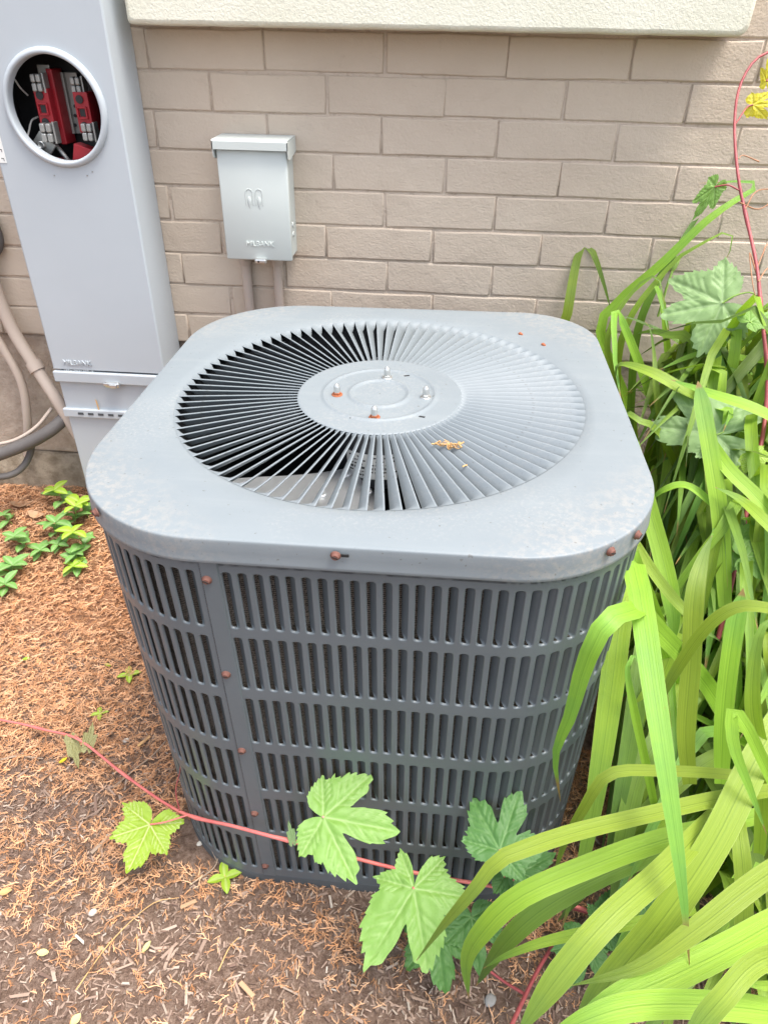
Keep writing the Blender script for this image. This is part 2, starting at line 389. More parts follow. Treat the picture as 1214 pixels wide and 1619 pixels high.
# sill
def sill():
    x0, x1, y0, z0, z1 = -.548, .600, .185, Z0 + .002, Z0 + .16
    mb = MB(); r = .016; rows = []
    prof = []                                  # rounded outline in x-z, right lower corner softened
    for a in (180, 225, 270): prof.append((x0 + .006 + .006 * math.cos(math.radians(a)), z0 + .006 + .006 * math.sin(math.radians(a))))
    n = 40
    for i in range(1, n): prof.append((x0 + (x1 - x0 - r) * i / n, z0 + .0015 * noise.noise(Vector((i * .7, 0, 0)))))
    for a in (270, 300, 330, 360): prof.append((x1 - r + r * math.cos(math.radians(a)), z0 + r + r * math.sin(math.radians(a))))
    prof += [(x1 + .004, z1), (x0, z1)]
    cx = (x0 + x1) / 2; cz = (z0 + z1) / 2
    for yy, ins in ((WALLY + .002, 0), (y0 + .008, 0), (y0 + .002, .002), (y0, .008)):
        rows.append([(px + (ins if px < x0 + .02 else (-ins if px > x1 - .02 else 0)), yy - WALLY, pz + (ins if pz < z0 + .01 else (-ins if pz > z1 - .01 else 0))) for px, pz in prof])
    mb.grid(rows, True, True, 0, True); mb.add(rows[-1], [tuple(range(len(prof)))], False)
    mb.build('window_sill', M['stucco'], wall)
sill()

# ------------------------------------------------------------------ meter pedestal
MX0, MX1, MY, MTOP = -.855, -.576, .150, 1.75
meter = empty('meter_pedestal', ((MX0 + MX1) / 2, MY, .1), label='tall light grey electric meter pedestal with open round socket against the wall', cat='meter box')
def mpart(name, mb, mat): return part(name, mb.mesh(name, mat), meter)
MC = (-.706, 1.147); MR = .092
def cover_plate():
    """front sheet with the round socket opening, from the ledge to the top"""
    mb = MB(); n = 64; x0, x1, z0, z1 = MX0, MX1, .595, MTOP
    def outer(t):
        dx, dz = math.cos(t), math.sin(t); k = 1e9
        if dx > 1e-6: k = min(k, (x1 - .004 - MC[0]) / dx)
        if dx < -1e-6: k = min(k, (x0 + .004 - MC[0]) / dx)
        if dz > 1e-6: k = min(k, (.13) / dz)
        if dz < -1e-6: k = min(k, (-.13) / dz)
        return (MC[0] + dx * k, MC[1] + dz * k)
    ts = [2 * math.pi * i / n for i in range(n)]
    for cxx in (x0 + .004, x1 - .004):
        for sz in (-.13, .13):
            a = math.atan2(sz, cxx - MC[0]) % (2 * math.pi); i = min(range(n), key=lambda q: abs(ts[q] - a)); ts[i] = a
    rows = [[(outer(t)[0], MY, outer(t)[1]) for t in ts], [(MC[0] + (MR + .012) * math.cos(t), MY, MC[1] + (MR + .012) * math.sin(t)) for t in ts]]
    mb.grid(rows, True, False)
    for za, zb in ((z0, MC[1] - .13), (MC[1] + .13, z1)):
        mb.grid([[(x0 + .004, MY, za), (x1 - .004, MY, za)], [(x0 + .004, MY, zb), (x1 - .004, MY, zb)]], False, False, 0, True)
    # rounded vertical folds and sides
    for sx, xx in ((1, x1), (-1, x0)):
        rows = [[(xx - sx * .004, MY, z) for z in (z0, z1)], [(xx - sx * .001, MY + .001, z) for z in (z0, z1)], [(xx, MY + .004, z) for z in (z0, z1)], [(xx, WALLY - .004, z) for z in (z0, z1)]]
        mb.grid(rows, False, True, 0, sx < 0)
    mb.add([(x0, MY, z0), (x1, MY, z0), (x1, WALLY - .004, z0), (x0, WALLY - .004, z0)], [(0, 1, 2, 3)], False)
    mb.add([(x0, MY, z1), (x1, MY, z1), (x1, WALLY - .004, z1), (x0, WALLY - .004, z1)], [(0, 1, 2, 3)], False)
    return mb
mpart('cabinet_cover', cover_plate(), M['galv'])
mb = MB(); mb.lathe([(MR + .0125, -.002), (MR + .012, .004), (MR + .010, .0075), (MR + .0065, .0095), (MR + .0035, .010), (MR + .001, .0085), (MR, .005), (MR, -.012)], 72, (MC[0], MY, MC[1]), 'y', cap=False)
mpart('socket_ring', mb, M['galv'])
mb = MB(); mb.box(((MX0 + MX1) / 2, MY + .113, MC[1]), (.262, .004, .30)); mb.box((MX0 + .008, MY + .058, MC[1]), (.004, .108, .30)); mb.box((MX1 - .008, MY + .058, MC[1]), (.004, .108, .30)); mb.box(((MX0 + MX1) / 2, MY + .058, MC[1] - .15), (.262, .108, .004)); mb.box(((MX0 + MX1) / 2, MY + .058, MC[1] + .15), (.262, .108, .004))
mpart('socket_cavity', mb, M['black'])
def at_m(u, v, dy): return Wy(u, v, MY + dy)
def block(name, u, v, dy, w, d, h, mat, ry=0, bev=.0015):
    p = at_m(u, v, dy); mb = MB(); mb.box((0, 0, 0), (w, d, h), bev)
    o = link(name, mb.mesh(name, mat), meter, p - meter.location, (0, ry, 0)); return o
# red insulator columns with their holes, jaws and bus bar
def insulator(u, v, h):
    o = block('insulator_block', u, v, .060, .030, .055, h, M['red'])
    for dz, kind in ((.0235, 'c'), (0, 's'), (-.0235, 'c')):
        mb = MB()
        if kind == 'c': mb.lathe([(.0075, .0305), (.0075, .0290)], 18, (-.002, 0, dz), 'y'); mb.build('hole', M['black'], o)
        else:
            for bx, bz, bw, bh in ((-.009, 0, .003, .02), (.009, 0, .003, .02), (0, .0095, .02, .003), (0, -.0095, .02, .003)): mb.box((bx - .001, -.029, dz + bz), (bw, .006, bh), .0005)
            mb.build('terminal_frame', M['red'], o); q = MB(); q.box((-.001, -.0278, dz), (.011, .001, .013)); q.build('hole', M['black'], o)
    return o
insulator(80, 170, .072); insulator(141, 176, .072)
mb = MB(); mb.box((0, 0, 0), (.013, .045, .135), .002)
link('insulator_rib', mb.mesh('insulator_rib', M['red']), meter, at_m(97, 168, .078) - meter.location)
block('mounting_bar', 116, 163, .10, .040, .003, .112, M['dullsteel']); block('mounting_bar', 108, 163, .094, .006, .010, .112, M['dullsteel'])
for i in range(5):
    p = at_m(119, 137 + 15 * i, .096); mb = MB(); mb.lathe([(.0032, 0), (.0032, .002)], 12, (0, 0, 0), 'y'); link('bar_hole', mb.mesh('bar_hole', M['black']), meter, p - meter.location)
def jaw(u, v, dy, s=1.):
    p = at_m(u, v, dy); mb = MB()
    for i in (-1, 1):
        for j in (-1, 1): mb.box((i * .0055 * s, 0, j * .0078 * s), (.0095 * s, .02, .0145 * s), .0025 * s)
    mb.box((.013 * s, .006, 0), (.004, .02, .034 * s), .0008)
    link('meter_jaw', mb.mesh('meter_jaw', M['dullsteel']), meter, p - meter.location)
jaw(60, 130, .035); jaw(122, 134, .05, .95); jaw(76, 209, .02, 1.15); jaw(140, 208, .03, 1.05)
block('jaw_plate', 72, 122, .06, .026, .003, .045, M['dullsteel'])
o = block('lug_plate', 70, 228, .035, .04, .006, .034, M['dullsteel'], .75)
mb = MB(); mb.lathe([(.0075, .003), (.0075, .010), (.0045, .010), (.0045, .006)], 18, (-.002, 0, -.002), 'y'); mb.build('lug_screw', M['steel'], o)
block('insulator_foot', 135, 250, .045, .04, .03, .05, M['red'], .3)
block('insulator_foot', 95, 262, .06, .02, .03, .03, M['red'], .1)
mb = MB(); mb.tube(spline([at_m(88, 228, .05), at_m(104, 248, .045), at_m(122, 272, .06)], 10), .0045, 8); mpart('supply_cable', mb, M['dullsteel'])
mb = MB(); mb.tube(spline([at_m(44, 150, .075), at_m(32, 138, .06), at_m(22, 124, .05), at_m(18, 132, .045), at_m(18, 155, .04), at_m(24, 180, .04), at_m(34, 203, .035), at_m(42, 217, .035), at_m(46, 205, .045), at_m(50, 190, .06), at_m(60, 184, .075)], 50), .0019, 8); mpart('ground_wire', mb, M['wire'])
# lower cabinet: door ledges, latch and hinge strips
mb = MB(); mb.box(((MX0 + MX1) / 2, (MY + WALLY) / 2 + .004, .335), (MX1 - MX0 - .006, WALLY - MY - .002, .50), .004); mpart('lower_cabinet', mb, M['galv'])
mb = MB(); mb.box(((MX0 + MX1) / 2, MY + .002, .576), (MX1 - MX0 + .002, .016, .028), .003); mpart('door_ledge', mb, M['galv'])
mb = MB(); mb.box(((MX0 + MX1) / 2, MY + .002, .478), (MX1 - MX0 + .002, .014, .022), .002); hz_ = mpart('hinge_strip', mb, M['galv'])
for i in range(7):
    q = MB(); q.box((MX0 + .045 + i * .026, MY - .0056, .4785), (.014, .001, .006)); oo = q.build('hinge_slot', M['base'], hz_)
p = at_m(178, 608, -.008); mb = MB(); mb.box((0, 0, 0), (.038, .012, .014), .004); mb.box((.004, -.007, -.001), (.018, .006, .010), .002); mb.box((-.014, -.005, .002), (.012, .005, .009), .002)
link('latch', mb.mesh('latch', M['steel']), meter, p - meter.location)
def emboss(txt, size, P, parent, mat, name='lettering', ex=.0012, xs=1.0):
    o = link(name, text_mesh(txt, size, ex, mat, .0003), parent, Vector(P) - parent.location, (math.radians(90), 0, 0), (xs, 1, 1)); return o
emboss('MILBANK', .018, at_m(122, 574, -.0006), meter, M['galv'], xs=.95)
p = at_m(124, 586, -.0004)
for i in range(16):
    mb = MB(); 
mb = MB()
for i in range(14): mb.box((p.x - .035 + i * .0054, p.y, p.z + (i % 3 - 1) * .0005), (.0036 if i % 4 else .0015, .0012, .0035))
mpart('lettering', mb, M['galv'])
# white number strip on the left of the cover
a = at_m(2, 195, -.001); mb = MB(); p0, p1 = at_m(-7, 170, -.0008), at_m(19, 256, -.0008)
sx_ = .016; q0 = Vector((MX0 + .010, MY - .0009, 1.13)); 
mb.box((MX0 + .0105, MY - .0006, 1.105), (sx_, .0008, .115)); st = mpart('number_strip', mb, M['whitelabel'])
for i in range(7):
    q = MB(); zz = 1.155 - i * .0165; q.box((MX0 + .012, MY - .0012, zz), (.005, .0004, .0012)); q.box((MX0 + .0142, MY - .0012, zz - .0025), (.0011, .0004, .005)); q.build('digit', M['ink'], st)
for u, v in ((86, 277), (138, 277), (146, 271)):
    q = MB(); q.lathe([(.0016, 0), (.0014, .001)], 8, tuple(at_m(u, v, 0)), 'y'); mpart('rivet', q, M['dullsteel'])
mb = MB(); P0 = at_m(154, 640, -.0004); mb.add([P0 + Vector((-.001, 0, -.016)), P0 + Vector((.003, 0, -.017)), P0 + Vector((.001, 0, .012)), P0 + Vector((-.003, 0, .016))], [(0, 1, 2, 3)]); mpart('rust_scratch', mb, M['straw'])

# ------------------------------------------------------------------ small disconnect box with its two conduits
DX0, DX1, DY = -.405, -.257, .192
box = empty('disconnect_box', ((DX0 + DX1) / 2, WALLY, .86), label='small pale grey metal electrical box mounted on the brick wall', cat='electrical box')
def bpart(name, mb, mat): return part(name, mb.mesh(name, mat), box)
zb, zt_ = .862, 1.083
mb = MB(); mb.box(((DX0 + DX1) / 2 + .001, (DY + .006 + WALLY) / 2, (zb + zt_) / 2), (DX1 - DX0 - .008, WALLY - DY - .008, zt_ - zb - .004), .003); bpart('housing', mb, M['box'])
mb = MB(); mb.box(((DX0 + DX1) / 2, DY + .008, (zb + zt_) / 2 - .002), (DX1 - DX0, .012, zt_ - zb), .003, True); dr = bpart('door', mb, M['box'])
# rain hood: top, front lip, two cheeks
mb = MB()
hx0, hx1, hy, hz = DX0 - .005, DX1 + .005, DY - .008, 1.102
mb.grid([[(hx0, WALLY - .004, hz), (hx1, WALLY - .004, hz)], [(hx0, hy + .003, hz - .003), (hx1, hy + .003, hz - .003)], [(hx0, hy, hz - .006), (hx1, hy, hz - .006)], [(hx0, hy, hz - .021), (hx1, hy, hz - .021)], [(hx0, hy + .002, hz - .021), (hx1, hy + .002, hz - .021)], [(hx0, hy + .002, hz - .008), (hx1, hy + .002, hz - .008)]], False, False)
for xx in (hx0, hx1):
    s_ = 1 if xx == hx1 else -1
    pr = [(xx, hy, hz - .006), (xx, WALLY - .004, hz), (xx, WALLY - .004, hz - .030), (xx, hy + .018, hz - .040), (xx, hy + .004, hz - .036), (xx, hy, hz - .021)]
    mb.add(pr + [(xx - s_ * .002, y, z) for _, y, z in pr], [tuple(range(6)), tuple(range(11, 5, -1))] + [(i, (i + 1) % 6, 6 + (i + 1) % 6, 6 + i) for i in range(6)], False)
bpart('rain_hood', mb, M['box'])
mb = MB(); mb.box((-.327, DY - .002, zb - .002), (.026, .014, .010), .003); hs = bpart('hasp', mb, M['steel'])
q = MB(); q.lathe([(.0022, .0103), (.0022, .0095)], 12, (-.331, DY + .0, zb - .002), 'y'); q.build('hole', M['dark'], hs)
emboss('MILBANK', .0150, (-.327, DY + .0015, .895), box, M['box'])
mb = MB()                                   # raised emblem: two arches with drops
for cx_ in (-.0105, .0105):
    pts = [(cx_ - .0075, -.018)] + [(cx_ - .0075, z) for z in (-.006, .004)] + [(cx_ + .0075 * math.cos(math.radians(a)), .006 + .0075 * math.sin(math.radians(a))) for a in (160, 130, 90, 50, 20)] + [(cx_ + .0075, z) for z in (.004, -.006, -.018)]
    mb.tube([(x - .332, DY + .0016, z + .993) for x, z in pts], .0014, 8)
    mb.lathe([(.0004, .0), (.004, .012), (.0045, .018), (.003, .024), (.0004, .026)], 10, (cx_ - .332, DY + .0022, .966), 'z')
for q_ in range(len(mb.v)):
    x, y, z = mb.v[q_]; mb.v[q_] = (x, DY + .0016 + (y - DY - .0016) * .45, z)
bpart('emblem', mb, M['box'])
for i, z in enumerate((.93, .91)):
    q = MB(); q.lathe([(.006, .0), (.006, .0015), (.002, .002)], 14, (DX1 - .003, .235, z), 'x'); bpart('knockout', q, M['box'])
def conduit(x, r, ztop, zbot, lab, ribbed):
    e = empty('conduit', (x, WALLY - r - .006, zbot), label=lab, cat='conduit')
    mb = MB(); n = 170 if ribbed else 12
    prof = []
    for i in range(n + 1):
        t = i / n; rr = r + (.0009 * math.sin(i * math.pi) if not ribbed else .0008 * (1 if i % 2 else -1)); prof.append((rr, t * (ztop - zbot)))
    mb.lathe(prof, 16); mb.build('pipe', M['pipe'], e)
    q = MB(); q.lathe([(r + .003, ztop - zbot - .026), (r + .004, ztop - zbot - .022), (r + .004, ztop - zbot - .004), (r + .002, ztop - zbot)], 18); q.build('connector', M['pipe'], e)
conduit(-.381, .0115, .861, .10, 'beige painted straight conduit below the small box, left one', False)
conduit(-.307, .0105, .861, .10, 'beige ribbed flexible conduit below the small box, right one', True)

# ------------------------------------------------------------------ pipes and cables left of the pedestal
def cable(name, pts, r, mat, lab, cat, n=40, wob=0., coll=None):
    P = spline(pts, n); e = empty(name, P[-1], label=lab, cat=cat); mb = MB(); mb.tube(P, r, 12, wob=wob); part('pipe' if cat == 'pipe' else 'sheath', mb.mesh(name, mat), e)
    if coll:
        for t in coll:
            i = int(t * n); a, b = P[i], P[i + 1]; d = (b - a).normalized(); q = MB(); q.tube([a - d * .012, a + d * .012], r * 1.28, 14); part('coupling', q.mesh('coupling', mat), e)
    return e
cable('pipe', [Wy(-40, 330, .245), Wy(-12, 440, .245), Wy(20, 520, .24), Wy(60, 585, .22), Wy(92, 635, .19), Wy(125, 690, .18)], .0155, M['pipe'], 'thick beige painted pipe slanting down behind the grey pedestal', 'pipe', coll=(.66,))
cable('pipe', [Wy(-30, 500, .245), Wy(5, 550, .245), Wy(34, 605, .24), Wy(43, 660, .235), Wy(44, 720, .24)], .011, M['pipe'], 'thinner beige painted pipe bending down the foundation beside the ground', 'pipe')
cable('cable', [Wy(112, 652, .20), Wy(80, 680, .16), Wy(45, 700, .14), Wy(0, 718, .12), Wy(-60, 738, .10)], lambda t: .0165, M['pipe_dk'], 'thick dark grimy cable leaving the pipes towards the left edge', 'cable')
cable('cable', [Wy(50, 690, .17), Wy(48, 715, .16), Wy(36, 738, .14), Wy(12, 752, .12), Wy(-40, 755, .10)], .009, M['pipe_dk'], 'thinner dark cable looping below the thick grimy cable', 'cable')
cable('cable', [Wy(82, 645, .20), Wy(60, 672, .17), Wy(35, 690, .15), Wy(8, 700, .14), Wy(-40, 706, .13)], .0045, M['pipe'], 'thin pale painted cable above the thick dark cable', 'cable')
cable('pipe', [Wy(-22, 330, .255), Wy(-3, 370, .255), Wy(-4, 395, .255), Wy(-28, 420, .25)], .010, M['pipe_dk'], 'dark pipe bend at the left edge against the brick', 'pipe')

# ------------------------------------------------------------------ air conditioner
AH, AW, AD = .8126, .74987, .77273
ac = empty('air_conditioner', (.00342, -.35064, 0), (.03651, -.01699, -.01734), label='grey metal air conditioner condenser with round louvered top beside brick wall', cat='air conditioner')
ACM = Matrix.Translation(ac.location) @ Euler(ac.rotation_euler).to_matrix().to_4x4()
def on_top(u, v, z=AH):
    Mi = ACM.inverted(); o = Mi @ CAM; d = Mi.to_3x3() @ (RC @ Vector(((u - CX) / FPX, -(v - CY) / FPX, -1))); return o + d * ((z - o.z) / d.z)
RAD = dict(fr=.190, fl=.200, bl=.195, br=.140)
def outline(ins=0., n=9, bulge=.004):
    """rounded square seen from above, counter-clockwise from the left end of the front side: list of (x,y,nx,ny)"""
    hx, hy = AW / 2 - ins, AD / 2 - ins; out = []
    cor = [(hx, -hy, RAD['fr'], 270), (hx, hy, RAD['br'], 0), (-hx, hy, RAD['bl'], 90), (-hx, -hy, RAD['fl'], 180)]
    sg = [(1, -1), (1, 1), (-1, 1), (-1, -1)]
    for (cx_, cy_, r, a0), (sx, sy) in zip(cor, sg):
        r -= ins; ox, oy = cx_ - sx * r, cy_ - sy * r
        for i in range(n + 1):
            a = math.radians(a0 + 90 * i / n); out.append((ox + r * math.cos(a), oy + r * math.sin(a)))
    return out
def dens(O):
    out = []
    for a, b in zip(O, O[1:] + O[:1]):
        k = max(1, int(math.dist(a, b) / .004)); out += [(a[0] + (b[0] - a[0]) * i / k, a[1] + (b[1] - a[1]) * i / k) for i in range(k)]
    return out
def perim(ins=0.):
    """dense polyline with arclength and inward normals, start: front left where the straight starts"""
    P = outline(ins, 24); P = [P[-1]] + P
    # subdivide straights
    Q = []
    for a, b in zip(P, P[1:]):
        L = math.dist(a, b); k = max(1, int(L / .01))
        for i in range(k): Q.append((a[0] + (b[0] - a[0]) * i / k, a[1] + (b[1] - a[1]) * i / k))
    s = [0]
    for a, b in zip(Q, Q[1:] + Q[:1]): s.append(s[-1] + math.dist(a, b))
    return Q, s
PQ, PS = perim(.006); PL = PS[-1]
PSn = np.array(PS); PX = np.array([p[0] for p in PQ] + [PQ[0][0]]); PY = np.array([p[1] for p in PQ] + [PQ[0][1]])
def at_s(s, inw=0.):
    s = s % PL; x, y = np.interp(s, PSn, PX), np.interp(s, PSn, PY); e = .004
    x1, y1 = np.interp((s + e) % PL, PSn, PX), np.interp((s + e) % PL, PSn, PY); x0, y0 = np.interp((s - e) % PL, PSn, PX), np.interp((s - e) % PL, PSn, PY)
    dx, dy = x1 - x0, y1 - y0; L = math.hypot(dx, dy); return x - dy / L * inw, y + dx / L * inw, math.atan2(dy, dx)
def s_of_x(xf): return xf - PX[0]            # on the front straight
# --- top cover
RG, RH, NB = .313, .127, 92
def cover():
    n = NB * 4; mb = MB(); O = dens(outline(.0045, 40))
    ang = np.unwrap([math.atan2(y, x) for x, y in O]); rad = np.array([math.hypot(x, y) for x, y in O])
    ang = ang - (2 * math.pi if ang[0] > 0 else 0)
    A = np.concatenate([ang - 2 * math.pi, ang, ang + 2 * math.pi]); Rr = np.concatenate([rad] * 3)
    ts = [2 * math.pi * i / n for i in range(n)]; ro = [float(np.interp(t, A, Rr)) for t in ts]
    rows = []
    for k in (0, .01, .25, .5, .75, 1):
        rows.append([((RG + (r - RG) * k) * math.cos(t), (RG + (r - RG) * k) * math.sin(t), AH + (.0015 * math.sin(math.pi * k) - .0006 * (1 if k == 0 else 0))) for t, r in zip(ts, ro)])
    for inset, z in ((.0012, -.0003), (.0021, -.0011), (.0026, -.0022), (.0028, -.0040), (.0030, -.0050), (.0034, -.018), (.0040, -.0300), (.0048, -.0340), (.0028, -.0355), (.0005, -.0345)):
        rows.append([((r + inset) * math.cos(t), (r + inset) * math.sin(t), AH + z) for t, r in zip(ts, ro)])
    mb.grid(rows, True, True, 0, True); return mb
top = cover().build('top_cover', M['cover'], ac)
def blade():
    mb = MB(); rows = []; nr = 22
    for i in range(nr + 1):
        t = i / nr; t = t * t * (3 - 2 * t) * .6 + t * .4; r = RH + (RG - RH) * t; wd = 2 * math.pi * r / NB
        al = math.radians(52) * sstep(RG, RG - .016, r) * sstep(RH - .003, RH + .006, r)
        hem = .0016 * min(1, wd / .012)
        cs = []
        cs.append((wd * .5 + .0002, -.0004)); cs.append((wd * .5 - hem, .0002)); cs.append((wd * .5 - hem * 1.5, -.0008 * math.sin(al)))
        rem = wd - hem * 1.5
        for q in (.33, .66, 1.0):
            a = al * (.75 + .35 * q); cs.append((cs[-1][0] - rem / 3 * math.cos(a), cs[-1][1] - rem / 3 * math.sin(a)))
        rows.append([(r * 1.0, c0, AH + c1) for c0, c1 in cs])
    # polar wrap of the tangential offset
    rows = [[(p[0] * math.cos(p[1] / p[0]), p[0] * math.sin(p[1] / p[0]), p[2]) for p in rr] for rr in rows]
    mb.grid(rows, False, True, 0, False)
    # underside / thickness
    mb.grid([[(x, y, z - .0007) for x, y, z in rr] for rr in rows], False, True, 0, True)
    e0 = [rr[0] for rr in rows]; e1 = [(x, y, z - .0007) for x, y, z in e0]; mb.grid([e0, e1], False, False)
    e0 = [rr[-1] for rr in rows]; e1 = [(x, y, z - .0007) for x, y, z in e0]; mb.grid([e0, e1], False, False, 0, True)
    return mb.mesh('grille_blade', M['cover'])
bm_ = blade()
for i in range(NB): link('grille_blade', bm_, top, (0, 0, 0), (0, 0, 2 * math.pi * (i + .3) / NB))
mb = MB(); prof = [(0.0005, .0)] 
def bead(r): return .0024 * math.exp(-((r - .087) / .0035) ** 2) + .0030 * math.exp(-((r - .046) / .004) ** 2)
rs = np.concatenate([np.linspace(.001, RH - .002, 90), [RH, RH + .0015]])
rows = [[(r * math.cos(t), r * math.sin(t), AH + bead(r) + (-.0012 if r > RH + .001 else 0)) for t in np.linspace(0, 2 * math.pi, 96, endpoint=False)] for r in rs]
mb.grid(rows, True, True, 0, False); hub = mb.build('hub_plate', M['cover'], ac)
for u, v, ru in ((533, 624, 1), (612, 597, 0), (673, 628, 0), (592, 660, 1)):
    p = on_top(u, v); e = MB(); e.lathe([(.0062, 0), (.0062, .0045), (.0045, .0052)], 6, tuple(p), smooth=False); b = e.build('mounting_nut', M['rust2'] if ru else M['steel'], hub)
    e = MB(); e.lathe([(.0085, .0), (.0085, .0012), (.006, .0014)], 20, tuple(p)); e.build('washer', M['rust2'] if ru else M['steel'], hub)
    e = MB(); e.lathe([(.0048, .005), (.0050, .011), (.0046, .0145), (.0032, .0175), (.001, .0190)], 14, tuple(p)); e.build('acorn_cap', M['steel'], hub)
for u, v, a in ((557, 660, .5), (667, 659, -.2), (643, 594, .3)):
    p = on_top(u, v); e = MB(); e.box((0, 0, 0), (.009, .0035, .0008), .0003); e.build('slot', M['dark'], hub, loc=p + Vector((0, 0, .0003)), rot=(0, 0, a))
# --- louvered side sheet
ROWS = [(.760, .666), (.650, .549), (.530, .429), (.4075, .308), (.286, .187), (.163, .062)]
SP, SWD = .0192, .0124
s_seam = s_of_x(-.174); s_first = s_of_x(-.1505)
ZT, ZB = .786, .040
ZL = [ZT] + [(ROWS[i][1] + ROWS[i + 1][0]) / 2 for i in range(5)] + [ZB]
def holeloop(s0, z1, z0, wdt, inset, rc):
    """rounded rect in (s,z): 16 points"""
    a0, a1, b0, b1 = s0 + inset, s0 + wdt - inset, z0 + inset, z1 - inset; r = rc; P = []
    for cx_, cz_, st in ((a1 - r, b1 - r, 0), (a0 + r, b1 - r, 90), (a0 + r, b0 + r, 180), (a1 - r, b0 + r, 270)):
        for k in range(4): a = math.radians(st + 30 * k); P.append((cx_ + r * math.cos(a), cz_ + r * math.sin(a)))
    return P
def cell(mb, sa, sb, z0, z1, hs, hz1, hz0):
    H = holeloop(hs, hz1, hz0, SWD, 0, .0045); H1 = holeloop(hs, hz1, hz0, SWD, .0007, .0040); H2 = holeloop(hs, hz1, hz0, SWD, .0011, .0036)
    # outer ring: project each hole point onto cell border
    O = []
    for i, (s, z) in enumerate(H):
        q = i // 4; k = i % 4
        if q == 0: O.append([(sb, z), (sb, z), (s, z1), (s, z1)][k] if k not in (1, 2) else (sb, z1) if k == 1 else (sb, z1))
        elif q == 1: O.append((s, z1) if k == 0 else (sa, z1) if k in (1, 2) else (sa, z))
        elif q == 2: O.append((sa, z) if k == 0 else (sa, z0) if k in (1, 2) else (s, z0))
        else: O.append((s, z0) if k == 0 else (sb, z0) if k in (1, 2) else (sb, z))
    rows = []
    Hf = holeloop(hs, hz1, hz0, SWD, -.0006, .0050)
    for L, inw in ((O, 0), (Hf, 0), (Hf, 0), (H, .0003), (H1, .0011), (H2, .0030)):
        r = []
        for s, z in L: x, y, _ = at_s(s, inw); r.append((x, y, z))
        rows.append(r)
    mb.grid(rows[:2], True, False, 0, False); mb.grid(rows[2:], True, True, 0, False)
def panel(name, s_from, cols_from, ncols, s_to):
    mb = MB()
    for c in range(ncols):
        hs = cols_from + c * SP
        sa = hs - (SP - SWD) / 2 if c else s_from; sb = hs + SP - (SP - SWD) / 2 if c < ncols - 1 else s_to
        for r, (h1, h0) in enumerate(ROWS): cell(mb, sa, sb, ZL[r + 1], ZL[r], hs, h1, h0)
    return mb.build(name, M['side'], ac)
n_front = int((PL * .5) / SP)
half = 50
cols = [s_first + i * SP for i in range(half)]; nrest = int((s_seam + PL - .009 - (cols[-1] + SP)) / SP); cols += [s_seam + PL - .009 - SWD - (nrest - 1 - i) * SP for i in range(nrest)]      # all the way round, back to the seam
s_end = cols[-1] + SWD + .012
pan_a = panel('louvered_panel', s_seam, cols[0], half, cols[half - 1] + SP - (SP - SWD) / 2)
pan_b = panel('louvered_panel', cols[half - 1] + SP - (SP - SWD) / 2, cols[half], len(cols) - half, s_seam + PL - .0012)
# fins behind the slots
def fin_mesh(h):
    mb = MB(); rows = []
    for zf, k in ((-.5, .0), (-.48, .6), (-.44, 1), (0, 1), (.44, 1), (.48, .6), (.5, .0)):
        r = []
        for t in (0, .2, .45, .75, 1):
            x = .0 - .0086 * t * 1.0; y = .0012 + .0095 * (t ** .85) * k; r.append((x * (.4 + .6 * k), y, zf * h))
        rows.append(r)
    mb.grid(rows, False, True, 0, True)
    mb.grid([[(x + .0003, y + .0008, z) for x, y, z in r] for r in rows], False, True)
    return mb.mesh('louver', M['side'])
fms = [fin_mesh(a - b - .001) for a, b in ROWS]
vis = [i for i, s in enumerate(cols) if (lambda q: (ACM.to_3x3() @ Vector((math.sin(q[2]), -math.cos(q[2]), 0))).dot(CAM - ACM @ Vector((q[0], q[1], .5))) > -.02)(at_s(s + SWD / 2))]
for i in vis:
    s = cols[i] + SWD; x, y, a = at_s(s, 0); par = pan_a if i < half else pan_b
    for r, (h1, h0) in enumerate(ROWS): link('louver', fms[r], par, (x, y, (h1 + h0) / 2), (0, 0, a))
# remaining back fins joined
mb = MB()
for i in range(len(cols)):
    if i in vis: continue
    x, y, a = at_s(cols[i] + SWD, 0); c_, s_ = math.cos(a), math.sin(a)
    for r, (h1, h0) in enumerate(ROWS):
        pts = [(0, .0012), (-.005, .007), (-.0085, .0117)]
        mb.grid([[(x + c_ * px - s_ * py, y + s_ * px + c_ * py, z) for px, py in pts] for z in (h0, h1)], False, False)
tag(mb.build('rear_louvers', M['side'], ac), kind='stuff')
# overlapping edge of the seam
mb = MB(); rows = []
for ds, inw in ((0.0, -.0002), (.0, -.0016), (.0012, -.0019), (.021, -.0017), (.022, -.0002)):
    x, y, _ = at_s(s_seam + ds, inw); rows.append([(x, y, ZB + .002), (x, y, ZT - .001)])
mb.grid(rows, False, False, 0, True); mb.build('seam_strip', M['side'], ac)
# upper collar behind the skirt, base pan
def ringband(name, mat, prof, nn=24):
    mb = MB(); rows = []
    for ins, z in prof:
        rows.append([(x, y, z) for x, y in outline(ins, nn)])
    mb.grid(rows, True, True, 0, False); return mb.build(name, mat, ac)
ringband('base_pan', M['base'], [(.10, .044), (.012, .044), (.0075, .043), (.005, .039), (.0048, .006), (.0035, .001), (.0035, -.025)])
ringband('collar', M['side'], [(.006, .770), (.006, .80), (.02, .805)])
ringband('coil', M['coil'], [(.021, .045), (.021, .40), (.021, .79)])
ringband('coil_inner', M['dark'], [(.055, .045), (.055, .80)])
mb = MB(); mb.grid([[(x * k, y * k, .05) for x, y in outline(.05, 8)] for k in (1, .01)], True, False); mb.build('floor_pan', M['dark'], ac)
mb = MB(); mb.lathe([(.318, .80), (.312, .795), (.309, .79), (.309, .66), (.33, .62)], 64, cap=False); mb.build('fan_shroud', M['dark'], ac)
